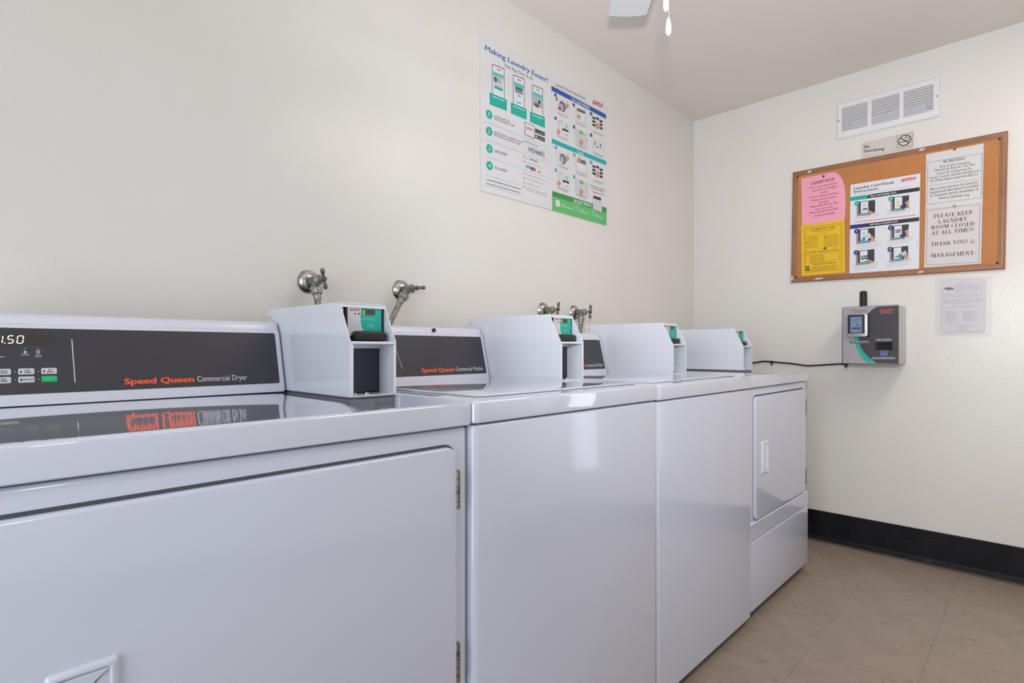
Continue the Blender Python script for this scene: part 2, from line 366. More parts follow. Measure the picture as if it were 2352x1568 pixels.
# ------------------------------------------------------------------ printed matter: sheet outlines, bands, lettering (metres on each sheet)
DES = {'A':[('P','paper',[(0.1823,0.2409),(0.6119,0.234),(0.6138,-0.3656),(0.1858,-0.3673)]),
('T','navy','Making Laundry Easier!',(0.207,0.186),(0.5846,0.189),0.0208,'b'),
('T','ink','One App Does It All',(0.3142,0.1614),(0.4837,0.1642),0.0135,''),
('P','ink',[(0.2453,0.1466),(0.3142,0.1512),(0.3142,0.0275),(0.2453,0.0257)]),
('P','white',[(0.2479,0.1441),(0.3115,0.148),(0.3115,0.0267),(0.2479,0.0265)]),
('P','aqua',[(0.2497,0.1192),(0.3096,0.1221),(0.3096,0.106),(0.2497,0.1035)]),
('P','red',[(0.2711,0.1361),(0.2932,0.1375),(0.2932,0.1338),(0.2711,0.1324)]),
('P','teal',[(0.2308,0.0287),(0.328,0.031),(0.328,-0.0146),(0.2329,-0.0184)]),
('G','white',(0.2459,0.0196),(0.318,0.021),0.0058),
('G','aqua',(0.2402,0.01),(0.316,0.0112),0.0027),
('G','aqua',(0.2402,0.0021),(0.316,0.0031),0.0027),
('G','aqua',(0.2402,-0.0058),(0.316,-0.005),0.0027),
('P','ink',[(0.3647,0.1477),(0.4334,0.1527),(0.4334,0.0266),(0.3647,0.0242)]),
('P','white',[(0.3675,0.1451),(0.4305,0.1494),(0.4305,0.0257),(0.3675,0.0251)]),
('P','aqua',[(0.3695,0.1197),(0.4284,0.123),(0.4284,0.1066),(0.3695,0.1037)]),
('P','red',[(0.3905,0.1371),(0.4125,0.1386),(0.4125,0.1349),(0.3905,0.1334)]),
('P','teal',[(0.3513,0.0282),(0.4466,0.0307),(0.4466,-0.0149),(0.3513,-0.0172)]),
('G','white',(0.3662,0.0187),(0.4368,0.0204),0.0061),
('G','aqua',(0.3606,0.0087),(0.4349,0.0102),0.0028),
('G','aqua',(0.3606,0.0005),(0.4349,0.0018),0.0028),
('G','aqua',(0.3606,-0.0078),(0.4349,-0.0066),0.0027),
('P','ink',[(0.482,0.1471),(0.5514,0.1508),(0.5514,0.0241),(0.482,0.023)]),
('P','white',[(0.4849,0.1444),(0.5483,0.1474),(0.5483,0.0231),(0.4849,0.0239)]),
('P','aqua',[(0.4871,0.1189),(0.5461,0.1207),(0.5461,0.1043),(0.4871,0.1027)]),
('P','red',[(0.508,0.136),(0.5303,0.137),(0.5303,0.1333),(0.508,0.1322)]),
('P','teal',[(0.4684,0.0273),(0.5648,0.031),(0.5648,-0.0157),(0.4684,-0.0169)]),
('G','white',(0.4835,0.0177),(0.5549,0.0202),0.0063),
('G','aqua',(0.4778,0.0072),(0.5529,0.0096),0.0028),
('G','aqua',(0.4778,-0.0013),(0.5529,0.0009),0.0028),
('G','aqua',(0.4778,-0.0098),(0.5529,-0.0078),0.0029),
('P','pale',[(0.2563,0.1072),(0.3027,0.1093),(0.3027,0.0647),(0.2563,0.0622)]),
('D','greyd',(0.2637,0.0913),0.0097,0.0117),
('D','pale2',(0.2846,0.0922),0.0121,0.0107),
('P','teal',[(0.2578,0.0654),(0.3043,0.0668),(0.3043,0.056),(0.2578,0.0547)]),
('P','greyd',[(0.3766,0.1035),(0.4227,0.1059),(0.4227,0.0959),(0.3766,0.0936)]),
('P','grey',[(0.3766,0.0936),(0.4227,0.0959),(0.4227,0.0813),(0.3766,0.0793)]),
('P','aqua',[(0.3886,0.0728),(0.4088,0.0739),(0.4088,0.0667),(0.3886,0.0656)]),
('P','teal',[(0.3846,0.0427),(0.4145,0.0441),(0.4145,0.0396),(0.3846,0.0383)]),
('P','pale2',[(0.4879,0.1007),(0.547,0.104),(0.547,0.0622),(0.4879,0.0596)]),
('D','brown',(0.5111,0.0664),0.0174,0.0091),
('D','ink',(0.5277,0.085),0.007,0.0081),
('G','greyl',(0.4965,0.0463),(0.5417,0.0484),0.0022),
('D','teal',(0.2286,-0.0592),0.0175,0.0173),
('T','white','1',(0.2221,-0.068),(0.2344,-0.0679),0.0163,'b'),
('D','teal',(0.2293,-0.1256),0.0175,0.0174),
('T','white','2',(0.2228,-0.1343),(0.2351,-0.1345),0.0163,'b'),
('D','teal',(0.23,-0.1937),0.0175,0.0173),
('T','white','3',(0.2235,-0.2022),(0.2358,-0.2027),0.0162,'b'),
('D','teal',(0.2308,-0.2602),0.0175,0.0174),
('T','white','4',(0.2243,-0.2686),(0.2366,-0.2694),0.0162,'b'),
('T','greyd','DOWNLOAD THE',(0.2556,-0.0609),(0.3451,-0.0573),0.0079,''),
('T','greyd','WASH-CONNECT APP',(0.2556,-0.071),(0.3711,-0.0677),0.0079,''),
('T','greyd','REGISTER IN LAUNDRY ROOM',(0.2556,-0.1245),(0.4194,-0.1218),0.0079,''),
('T','greyd','OR ENTER LOCATION CODE',(0.2556,-0.1351),(0.4064,-0.1337),0.0079,''),
('T','greyd','LOAD MONEY',(0.2563,-0.1995),(0.3303,-0.1989),0.0106,''),
('T','greyd','DO LAUNDRY',(0.2578,-0.2649),(0.3303,-0.2651),0.0096,''),
('L','aqual',0.0012,[(0.2049,-0.0935),(0.6028,-0.0932)]),
('L','aqual',0.0012,[(0.2049,-0.1612),(0.6028,-0.1641)]),
('L','aqual',0.0012,[(0.2049,-0.2274),(0.6028,-0.2301)]),
('P','greyd',[(0.435,-0.0279),(0.4973,-0.0277),(0.4973,-0.0826),(0.435,-0.0812)]),
('P','white',[(0.4383,-0.0303),(0.4939,-0.0304),(0.4939,-0.0795),(0.4383,-0.0786)]),
('T','red','WASH',(0.4441,-0.0544),(0.4862,-0.0537),0.0112,'w'),
('G','aqual',(0.4458,-0.0652),(0.4862,-0.0646),0.0028),
('P','ink',[(0.5008,-0.0359),(0.5639,-0.0358),(0.5639,-0.0527),(0.5008,-0.0525)]),
('P','ink',[(0.5008,-0.0605),(0.5639,-0.0609),(0.5639,-0.0772),(0.5008,-0.0759)]),
('P','green',[(0.5051,-0.0392),(0.5155,-0.042),(0.5051,-0.0507)]),
('D','white',(0.5094,-0.0684),0.0052,0.0046),
('G','white',(0.5207,-0.0451),(0.5594,-0.0452),0.004),
('G','white',(0.5207,-0.0693),(0.5594,-0.0697),0.004),
('L','aqual',0.001,[(0.4359,-0.1163),(0.5891,-0.1162),(0.5891,-0.1515),(0.4359,-0.1511),(0.4359,-0.1163)]),
('T','ink','WSH6855',(0.4558,-0.1448),(0.5621,-0.1436),0.0186,''),
('T','greyd','Enter location code',(0.4392,-0.1098),(0.5207,-0.1096),0.0056,''),
('D','grey',(0.4309,-0.1081),0.0033,0.0034),
('D','grey',(0.4309,-0.1759),0.0033,0.0033),
('D','grey',(0.4309,-0.1949),0.0033,0.0034),
('G','greyl',(0.4392,-0.1761),(0.4625,-0.1759),0.0033),
('T','ink','Add Funds',(0.4676,-0.178),(0.5163,-0.1786),0.0068,'b'),
('G','greyl',(0.4392,-0.1952),(0.5329,-0.1942),0.0033),
('P','blue',[(0.4441,-0.2069),(0.4709,-0.2067),(0.4709,-0.2169),(0.4441,-0.217)]),
('T','white','VISA',(0.4458,-0.216),(0.4693,-0.2156),0.0061,'b'),
('P','navyd',[(0.4735,-0.2072),(0.5016,-0.2068),(0.5016,-0.22),(0.4735,-0.2197)]),
('D','red',(0.4845,-0.2131),0.006,0.0051),
('D','orange',(0.4922,-0.213),0.006,0.0052),
('P','white',[(0.5051,-0.2066),(0.5338,-0.2062),(0.5338,-0.2194),(0.5051,-0.2192)]),
('P','orange',[(0.5137,-0.2172),(0.5338,-0.2096),(0.5338,-0.2194)]),
('D','grey',(0.4309,-0.2448),0.0033,0.0033),
('G','greyl',(0.44,-0.2449),(0.5621,-0.2452),0.0034),
('D','grey',(0.4309,-0.2633),0.0033,0.0033),
('G','greyl',(0.44,-0.2635),(0.5576,-0.2644),0.0034),
('D','grey',(0.4309,-0.2823),0.0033,0.0034),
('G','greyl',(0.44,-0.2826),(0.5312,-0.2838),0.0034),
('D','grey',(0.4309,-0.2997),0.0033,0.0033),
('G','greyl',(0.44,-0.3),(0.5801,-0.3026),0.0034),
('G','greyl',(0.44,-0.3096),(0.5864,-0.3119),0.0033),
('L','aqual',0.0012,[(0.2085,-0.301),(0.4145,-0.2998),(0.4145,-0.3427),(0.2085,-0.3412),(0.2085,-0.301)]),
('G','greyd',(0.2156,-0.3177),(0.4088,-0.3155),0.0042),
('G','greyd',(0.2156,-0.3334),(0.4031,-0.3317),0.0042),
('G','blue',(0.2358,-0.3174),(0.3012,-0.3165),0.0042),
('G','greyl',(0.5294,-0.3509),(0.5955,-0.3507),0.0018)],
'B':[('P','paper',[(0.6128,0.2343),(1.0335,0.2446),(1.0358,-0.3656),(0.6147,-0.3655)]),
('T','ink','Laundry Room Instructions',(0.6379,0.1956),(0.8648,0.2038),0.0143,''),
('T','red','WASH',(0.9175,0.2035),(1.007,0.2103),0.02,'w'),
('G','greyl',(0.6397,0.1891),(0.8584,0.1928),0.0018),
('P','navy',[(0.6101,0.1849),(1.0335,0.1874),(1.0335,0.1648),(0.6101,0.1642)]),
('T','white','TOP LOAD WASHER',(0.7536,0.1652),(0.8958,0.169),0.0135,'b'),
('P','tealb',[(0.6128,-0.048),(1.0358,-0.0448),(1.0358,-0.0667),(0.6128,-0.0687)]),
('T','white','DRYER',(0.8012,-0.0661),(0.85,-0.0657),0.0118,'b'),
('P','palest',[(0.6453,0.1492),(0.7397,0.1538),(0.7397,0.0875),(0.6453,0.0847)]),
('D','navyd',(0.6379,0.1527),0.0084,0.0078),
('T','white','1',(0.6351,0.1488),(0.6407,0.1488),0.0059,'b'),
('L','greyl',0.002,[(0.6491,0.1337),(0.7358,0.1361)]),
('D','slate',(0.6871,0.117),0.0232,0.0242),
('D','pale2',(0.6813,0.1115),0.0135,0.0169),
('P','skin',[(0.7054,0.1271),(0.7074,0.1362),(0.7152,0.1375),(0.7163,0.1476),(0.7214,0.1492),(0.7222,0.1397),(0.7328,0.1407),(0.7328,0.1321),(0.7269,0.1192),(0.7144,0.1153)]),
('P','red',[(0.6566,0.1079),(0.6804,0.1076),(0.6756,0.0953),(0.6566,0.096)]),
('P','ink',[(0.6416,0.1444),(0.651,0.1451),(0.6491,0.1313),(0.6416,0.13)]),
('G','greyd',(0.651,0.0792),(0.7279,0.0815),0.003),
('G','greyl',(0.6604,0.0737),(0.7201,0.0754),0.0024),
('P','palest',[(0.7788,0.1473),(0.8807,0.1521),(0.8807,0.0831),(0.7788,0.0802)]),
('D','navyd',(0.7707,0.1509),0.0091,0.0081),
('T','white','2',(0.7677,0.1468),(0.7737,0.1469),0.0062,'b'),
('P','greyd',[(0.795,0.1449),(0.8595,0.1479),(0.8595,0.1352),(0.795,0.1325)]),
('P','white',[(0.7971,0.1294),(0.8573,0.1319),(0.8573,0.0938),(0.7971,0.0919)]),
('L','greyl',0.002,[(0.7909,0.1399),(0.7909,0.087),(0.8637,0.0877),(0.8637,0.1424)]),
('P','skin',[(0.7965,0.1051),(0.7983,0.1135),(0.8057,0.1146),(0.8068,0.124),(0.8116,0.1255),(0.8123,0.1167),(0.8224,0.1175),(0.8224,0.1096),(0.8168,0.0977),(0.8049,0.0941)]),
('G','greyd',(0.7848,0.0746),(0.8679,0.0768),0.0031),
('G','greyl',(0.795,0.0689),(0.8595,0.0705),0.0025),
('D','navyd',(0.9066,0.1518),0.0098,0.0084),
('T','white','3',(0.9034,0.1476),(0.9099,0.1476),0.0064,'b'),
('P','ink',[(0.9175,0.1422),(0.9417,0.1433),(0.9417,0.1329),(0.9175,0.1319)]),
('P','ink',[(0.9175,0.1255),(0.9417,0.1264),(0.9417,0.116),(0.9175,0.1151)]),
('P','ink',[(0.9175,0.1087),(0.9417,0.1095),(0.9417,0.0991),(0.9175,0.0984)]),
('P','ink',[(0.9472,0.1487),(0.9718,0.1498),(0.9718,0.1393),(0.9472,0.1382)]),
('P','ink',[(0.9774,0.1447),(1.0024,0.1458),(1.0024,0.1352),(0.9774,0.1342)]),
('P','ink',[(0.9774,0.1277),(1.0024,0.1286),(1.0024,0.1181),(0.9774,0.1172)]),
('P','ink',[(0.9774,0.1106),(1.0024,0.1115),(1.0024,0.1009),(0.9774,0.1001)]),
('P','skin',[(0.9409,0.1044),(0.9432,0.1146),(0.9526,0.116),(0.954,0.1274),(0.9601,0.1292),(0.961,0.1185),(0.9737,0.1195),(0.9737,0.1099),(0.9666,0.0955),(0.9516,0.0911)]),
('G','greyd',(0.9219,0.0725),(1.0116,0.0748),0.0032),
('G','greyl',(0.9329,0.0666),(1.0024,0.0682),0.0026),
('P','palest',[(0.6453,0.0452),(0.7397,0.047),(0.7397,-0.0193),(0.6453,-0.0193)]),
('D','navyd',(0.6379,0.0489),0.0084,0.0077),
('T','white','4',(0.6351,0.0451),(0.6407,0.045),0.006,'b'),
('L','greyd',0.0015,[(0.6623,0.0143),(0.6623,0.0479),(0.6833,0.0481),(0.6833,0.0264)]),
('P','skin',[(0.646,-0.0077),(0.6478,0.0008),(0.6549,0.0017),(0.656,0.0111),(0.6607,0.0125),(0.6614,0.0036),(0.6711,0.0041),(0.6711,-0.004),(0.6657,-0.0158),(0.6542,-0.019)]),
('D','aqual',(0.7161,0.0359),0.0108,0.0109),
('P','ink',[(0.6871,0.0202),(0.7318,0.0207),(0.7318,0.0085),(0.6871,0.0081)]),
('P','white',[(0.6948,0.0115),(0.7318,0.0119),(0.7318,-0.0016),(0.6948,-0.0018)]),
('G','red',(0.7006,-0.0038),(0.7279,-0.0035),0.0049),
('G','greyd',(0.651,-0.0249),(0.7279,-0.025),0.003),
('G','greyl',(0.6604,-0.0307),(0.7201,-0.0309),0.0024),
('P','pale',[(0.7808,0.0454),(0.8829,0.0473),(0.8829,-0.0217),(0.7808,-0.0217)]),
('D','navyd',(0.7727,0.0493),0.0091,0.0081),
('T','white','5',(0.7697,0.0453),(0.7757,0.0452),0.0062,'b'),
('P','leaf',[(0.8135,0.0448),(0.8426,0.0453),(0.8426,0.0314),(0.8135,0.031)]),
('L','greyd',0.001,[(0.8259,0.0282),(0.8259,0.0144)]),
('P','skin',[(0.81,-0.0115),(0.8123,-0.0013),(0.8214,-0.0002),(0.8227,0.0113),(0.8287,0.0129),(0.8296,0.0021),(0.842,0.0027),(0.842,-0.0071),(0.8351,-0.0214),(0.8204,-0.0253)]),
('G','greyd',(0.7869,-0.0275),(0.8701,-0.0277),0.0031),
('G','greyl',(0.7971,-0.0335),(0.8616,-0.0337),0.0025),
('P','palest',[(0.9153,0.0449),(1.0254,0.0468),(1.0254,-0.0249),(0.9153,-0.0247)]),
('D','navyd',(0.9066,0.0489),0.0098,0.0084),
('T','white','6',(0.9034,0.0448),(0.9099,0.0447),0.0064,'b'),
('L','greyl',0.002,[(0.9197,-0.012),(0.9285,0.0227),(1.0001,0.0236),(1.007,-0.0089)]),
('P','ink',[(0.9329,0.0271),(0.9395,0.0269),(0.9417,0.0094),(0.9351,0.0102)]),
('P','ink',[(0.9797,0.0273),(0.9865,0.0278),(0.9887,0.0101),(0.9819,0.0096)]),
('P','ink',[(0.9439,0.0061),(0.9729,0.0065),(0.9617,0.0016),(0.9506,0.0013)]),
('G','greyd',(0.9219,-0.0308),(1.0116,-0.031),0.0032),
('G','greyl',(0.9329,-0.037),(1.0024,-0.0373),0.0026),
('P','palest',[(0.6472,-0.0858),(0.7417,-0.0845),(0.7417,-0.1509),(0.6472,-0.1503)]),
('D','tealb',(0.6397,-0.0817),0.0085,0.0078),
('T','white','1',(0.6369,-0.0855),(0.6425,-0.0858),0.006,'b'),
('L','greyl',0.002,[(0.651,-0.1015),(0.7378,-0.105)]),
('D','slate',(0.689,-0.1208),0.0232,0.0242),
('D','pale2',(0.6833,-0.1259),0.0134,0.0169),
('P','skin',[(0.7074,-0.112),(0.7093,-0.103),(0.7171,-0.1023),(0.7183,-0.0922),(0.7234,-0.0909),(0.7242,-0.1005),(0.7348,-0.1003),(0.7348,-0.1089),(0.7289,-0.1213),(0.7163,-0.1244)]),
('G','greyd',(0.6529,-0.1561),(0.7299,-0.1567),0.003),
('G','greyl',(0.6623,-0.1623),(0.722,-0.1628),0.0024),
('P','palest',[(0.7818,-0.0848),(0.884,-0.0835),(0.884,-0.1525),(0.7818,-0.1519)]),
('D','tealb',(0.7737,-0.0806),0.0091,0.0081),
('T','white','2',(0.7707,-0.0845),(0.7767,-0.0848),0.0062,'b'),
('P','slate',[(0.7981,-0.0881),(0.8626,-0.0874),(0.8626,-0.1065),(0.7981,-0.1069)]),
('P','white',[(0.8001,-0.1089),(0.8605,-0.1085),(0.8605,-0.1415),(0.8001,-0.1413)]),
('L','greyl',0.002,[(0.794,-0.0929),(0.794,-0.1459),(0.8669,-0.1499),(0.8669,-0.0951)]),
('P','skin',[(0.7995,-0.095),(0.8014,-0.0867),(0.8088,-0.086),(0.8099,-0.0767),(0.8147,-0.0755),(0.8154,-0.0843),(0.8255,-0.0841),(0.8255,-0.092),(0.8199,-0.1036),(0.808,-0.1064)]),
('G','greyd',(0.7879,-0.1579),(0.8711,-0.1586),0.0031),
('G','greyl',(0.7981,-0.1643),(0.8626,-0.1649),0.0025),
('D','tealb',(0.9066,-0.0823),0.0098,0.0083),
('T','white','3',(0.9034,-0.0863),(0.9099,-0.0866),0.0064,'b'),
('P','ink',[(0.9175,-0.0925),(0.9417,-0.0923),(0.9417,-0.1027),(0.9175,-0.1028)]),
('P','ink',[(0.9175,-0.1093),(0.9417,-0.1092),(0.9417,-0.1195),(0.9175,-0.1196)]),
('P','ink',[(0.9175,-0.1261),(0.9417,-0.126),(0.9417,-0.1364),(0.9175,-0.1364)]),
('P','ink',[(0.9472,-0.088),(0.9718,-0.0877),(0.9718,-0.0982),(0.9472,-0.0984)]),
('P','ink',[(0.9774,-0.0938),(1.0024,-0.0936),(1.0024,-0.1042),(0.9774,-0.1043)]),
('P','ink',[(0.9774,-0.1109),(1.0024,-0.1108),(1.0024,-0.1213),(0.9774,-0.1214)]),
('P','ink',[(0.9774,-0.1279),(1.0024,-0.1279),(1.0024,-0.1385),(0.9774,-0.1384)]),
('P','skin',[(0.9409,-0.1318),(0.9432,-0.1217),(0.9526,-0.1209),(0.954,-0.1097),(0.9601,-0.1083),(0.961,-0.119),(0.9737,-0.1188),(0.9737,-0.1284),(0.9666,-0.1424),(0.9516,-0.1458)]),
('G','greyd',(0.9219,-0.1625),(1.0116,-0.1633),0.0032),
('G','greyl',(0.9329,-0.1691),(1.0024,-0.1699),0.0026),
('P','palest',[(0.6482,-0.186),(0.7427,-0.1875),(0.7427,-0.2539),(0.6482,-0.2506)]),
('D','tealb',(0.6407,-0.1817),0.0084,0.0078),
('T','white','4',(0.6379,-0.1854),(0.6435,-0.1859),0.006,'b'),
('L','greyd',0.0015,[(0.6651,-0.2181),(0.6651,-0.1844),(0.6861,-0.1856),(0.6861,-0.2074)]),
('P','skin',[(0.6488,-0.2389),(0.6506,-0.2306),(0.6578,-0.2302),(0.6588,-0.2208),(0.6635,-0.2198),(0.6642,-0.2287),(0.674,-0.2289),(0.674,-0.2369),(0.6686,-0.2484),(0.657,-0.2508)]),
('D','aqual',(0.7191,-0.2),0.0108,0.011),
('P','ink',[(0.69,-0.2138),(0.7348,-0.2149),(0.7348,-0.2271),(0.69,-0.2259)]),
('P','white',[(0.6977,-0.223),(0.7348,-0.224),(0.7348,-0.2375),(0.6977,-0.2364)]),
('G','red',(0.7035,-0.2388),(0.7309,-0.2403),0.0048),
('G','greyd',(0.6538,-0.2565),(0.7309,-0.2594),0.003),
('G','greyl',(0.6632,-0.263),(0.723,-0.2653),0.0024),
('P','pale',[(0.7818,-0.186),(0.884,-0.1876),(0.884,-0.2567),(0.7818,-0.2531)]),
('D','tealb',(0.7737,-0.1816),0.0091,0.0081),
('T','white','5',(0.7707,-0.1854),(0.7767,-0.1859),0.0062,'b'),
('P','leaf',[(0.8145,-0.1888),(0.8437,-0.1892),(0.8437,-0.2031),(0.8145,-0.2025)]),
('L','greyd',0.001,[(0.827,-0.2061),(0.827,-0.22)]),
('P','skin',[(0.811,-0.2449),(0.8133,-0.2348),(0.8224,-0.2343),(0.8238,-0.2229),(0.8297,-0.2217),(0.8306,-0.2326),(0.843,-0.2328),(0.843,-0.2425),(0.8361,-0.2564),(0.8215,-0.2593)]),
('G','greyd',(0.7879,-0.2593),(0.8711,-0.2624),0.0032),
('G','greyl',(0.7981,-0.266),(0.8626,-0.2685),0.0025),
('G','greyd',(0.899,-0.1932),(1.0242,-0.1943),0.0039),
('G','greyd',(0.9066,-0.2032),(1.0127,-0.2046),0.0038),
('G','red',(0.9164,-0.2204),(0.9673,-0.2204),0.0052),
('G','ink',(0.9695,-0.22),(1.0127,-0.2191),0.0039),
('P','leafd',[(0.6147,-0.2808),(1.0358,-0.2784),(1.0358,-0.3103),(0.6147,-0.3051)]),
('P','leaf',[(0.6147,-0.3039),(1.0358,-0.305),(1.0358,-0.3656),(0.6147,-0.3655)]),
('T','white','REQUEST SERVICE',(0.7707,-0.3031),(0.9099,-0.299),0.0167,'b'),
('P','white',[(0.6379,-0.3154),(0.668,-0.3149),(0.668,-0.3426),(0.6379,-0.3422)]),
('G','red',(0.6425,-0.3258),(0.6632,-0.326),0.003),
('G','pale',(0.6775,-0.3251),(0.7122,-0.3251),0.0048),
('G','white',(0.6775,-0.3348),(0.7596,-0.335),0.0054),
('G','pale',(0.8187,-0.3247),(0.85,-0.3247),0.005),
('G','white',(0.8187,-0.3347),(0.8926,-0.3349),0.0057),
('G','pale',(0.9472,-0.3259),(0.974,-0.3259),0.0052),
('G','white',(0.9472,-0.3363),(1.0104,-0.3365),0.0059),
('L','pale',0.002,[(0.7859,-0.3201),(0.8083,-0.3203),(0.8083,-0.3359),(0.7859,-0.3363),(0.7859,-0.3201)]),
('L','pale',0.002,[(0.9186,-0.3168),(0.9428,-0.3169),(0.9428,-0.3332),(0.9186,-0.3335),(0.9186,-0.3168)]),
('L','pale',0.001,[(0.7737,-0.3149),(0.7737,-0.3428)]),
('L','pale',0.001,[(0.9121,-0.3147),(0.9121,-0.3437)]),
('P','label',[(0.9197,-0.252),(0.9956,-0.2516),(0.9956,-0.3062),(0.9197,-0.3049)]),
('P','ink',[(0.9252,-0.2393),(0.9876,-0.2386),(0.9876,-0.2518),(0.9252,-0.2522)]),
('G','ink',(0.9842,-0.3575),(1.0127,-0.3574),0.0026)],
'card':[('P','white',[(-0.1425,0.1638),(0.1494,0.1579),(0.1443,-0.298),(-0.1474,-0.2926)]),
('T','ink','Laundry Card Kiosk',(-0.1273,0.1347),(0.0455,0.1326),0.013,'b'),
('T','ink','Instructions',(-0.1273,0.1184),(-0.0212,0.1155),0.0119,'b'),
('T','red','WASH',(0.0722,0.1334),(0.1331,0.1317),0.0152,'w'),
('G','greyl',(-0.1264,0.11),(0.1175,0.104),0.0026),
('P','ink',[(-0.1442,0.1001),(0.1471,0.0927),(0.1471,0.0747),(-0.1442,0.0807)]),
('P','teal',[(-0.1442,0.1001),(-0.0545,0.0979),(-0.0755,0.0789),(-0.1442,0.0804)]),
('T','white','Buy a new laundry card:',(-0.0536,0.0846),(0.0538,0.0823),0.0102,'b'),
('P','ink',[(-0.1442,-0.0444),(0.1449,-0.0505),(0.1449,-0.0689),(-0.1442,-0.0638)]),
('P','navyd',[(-0.1442,-0.0444),(-0.0645,-0.0459),(-0.077,-0.0648),(-0.1442,-0.0638)]),
('T','white','Add value to laundry card:',(-0.0576,-0.0587),(0.0591,-0.0606),0.0091,'b'),
('G','red',(-0.128,-0.0317),(0.1288,-0.0374),0.0045),
('P','grey',[(-0.1145,0.0704),(-0.1017,0.0696),(-0.1017,-0.0041),(-0.1145,-0.0036)]),
('P','charcoal',[(-0.1055,0.0698),(-0.0344,0.0657),(-0.0344,0.004),(-0.1055,0.0071)]),
('P','grey',[(-0.1055,0.0079),(-0.0514,0.0055),(-0.0514,-0.0061),(-0.1055,-0.0039)]),
('P','white',[(-0.0969,0.0664),(-0.0639,0.0645),(-0.0639,0.0071),(-0.0969,0.0086)]),
('P','tealb',[(-0.0922,0.0043),(-0.0733,0.0035),(-0.0733,-0.0023),(-0.0922,-0.0015)]),
('P','pale',[(-0.0874,0.0559),(-0.0733,0.0551),(-0.0733,0.0405),(-0.0874,0.0412)]),
('P','navyd',[(-0.0874,0.0321),(-0.0686,0.0311),(-0.0686,0.0245),(-0.0874,0.0254)]),
('P','greyl',[(-0.0953,0.0214),(-0.067,0.0201),(-0.067,0.0171),(-0.0953,0.0185)]),
('P','skin',[(-0.0701,0.0219),(-0.0645,0.0216),(-0.0468,0.0087),(-0.0359,-0.0022),(-0.0514,-0.0014)]),
('D','teal',(-0.1138,0.0629),0.0108,0.0126),
('T','white','1',(-0.117,0.0583),(-0.1113,0.0583),0.0103,'b'),
('P','grey',[(0.0307,0.0666),(0.0426,0.0659),(0.0426,-0.0052),(0.0307,-0.0047)]),
('P','charcoal',[(0.039,0.0661),(0.1052,0.0621),(0.1052,0.0026),(0.039,0.0056)]),
('P','grey',[(0.039,0.0063),(0.0893,0.004),(0.0893,-0.0072),(0.039,-0.0051)]),
('P','white',[(0.047,0.0628),(0.0778,0.0609),(0.0778,0.0056),(0.047,0.007)]),
('P','tealb',[(0.0514,0.0029),(0.069,0.0021),(0.069,-0.0035),(0.0514,-0.0028)]),
('P','pale',[(0.0544,0.0439),(0.0661,0.0432),(0.0661,0.0326),(0.0544,0.0333)]),
('P','yellow',[(0.0544,0.0262),(0.0719,0.0253),(0.0719,0.0175),(0.0544,0.0184)]),
('P','navyd',[(0.0661,0.0138),(0.0893,0.022),(0.098,0.0081),(0.0807,-0.0011)]),
('P','skin',[(0.0879,0.0292),(0.1052,0.04),(0.1052,0.0068),(0.0922,0.0056),(0.0966,0.0171)]),
('D','teal',(0.0313,0.0593),0.0101,0.0121),
('T','white','2',(0.0283,0.0549),(0.0337,0.055),0.01,'b'),
('P','grey',[(-0.1158,-0.0718),(-0.103,-0.0721),(-0.103,-0.1459),(-0.1158,-0.1458)]),
('P','charcoal',[(-0.1068,-0.072),(-0.0356,-0.0737),(-0.0356,-0.1354),(-0.1068,-0.1348)]),
('P','grey',[(-0.1068,-0.134),(-0.0527,-0.1345),(-0.0527,-0.1461),(-0.1068,-0.1458)]),
('P','white',[(-0.0982,-0.0752),(-0.0651,-0.0759),(-0.0651,-0.1333),(-0.0982,-0.133)]),
('P','tealb',[(-0.0934,-0.1371),(-0.0745,-0.1372),(-0.0745,-0.1431),(-0.0934,-0.143)]),
('P','cyan',[(-0.0966,-0.1299),(-0.0808,-0.1064),(-0.0745,-0.1293),(-0.0919,-0.1379)]),
('P','pale',[(-0.0808,-0.1046),(-0.0573,-0.0952),(-0.048,-0.122),(-0.0714,-0.1261)]),
('P','greyl',[(-0.0887,-0.0908),(-0.0777,-0.091),(-0.0777,-0.0984),(-0.0887,-0.0982)]),
('P','skin',[(-0.0573,-0.1171),(-0.048,-0.1111),(-0.0356,-0.1274),(-0.0356,-0.1455),(-0.0495,-0.1364)]),
('D','navyd',(-0.1151,-0.0793),0.0108,0.0126),
('T','white','1',(-0.1183,-0.084),(-0.1126,-0.0837),0.0104,'b'),
('P','grey',[(0.0292,-0.0758),(0.0411,-0.0761),(0.0411,-0.1472),(0.0292,-0.1472)]),
('P','charcoal',[(0.0375,-0.076),(0.1037,-0.0776),(0.1037,-0.1371),(0.0375,-0.1365)]),
('P','grey',[(0.0375,-0.1358),(0.0879,-0.1362),(0.0879,-0.1475),(0.0375,-0.1472)]),
('P','white',[(0.0455,-0.079),(0.0763,-0.0798),(0.0763,-0.1351),(0.0455,-0.1348)]),
('P','tealb',[(0.0499,-0.1388),(0.0676,-0.1389),(0.0676,-0.1445),(0.0499,-0.1444)]),
('P','navyd',[(0.0499,-0.0976),(0.0719,-0.098),(0.0719,-0.1033),(0.0499,-0.1029)]),
('P','navyd',[(0.0499,-0.1065),(0.0719,-0.1068),(0.0719,-0.1121),(0.0499,-0.1118)]),
('P','yellow',[(0.0529,-0.1182),(0.0705,-0.1184),(0.0705,-0.1234),(0.0529,-0.1232)]),
('P','navyd',[(0.0646,-0.1273),(0.0879,-0.1183),(0.0966,-0.1319),(0.0792,-0.1417)]),
('P','skin',[(0.0865,-0.1111),(0.1037,-0.0996),(0.1037,-0.1329),(0.0908,-0.1345),(0.0951,-0.1229)]),
('D','navyd',(0.0298,-0.083),0.0101,0.0122),
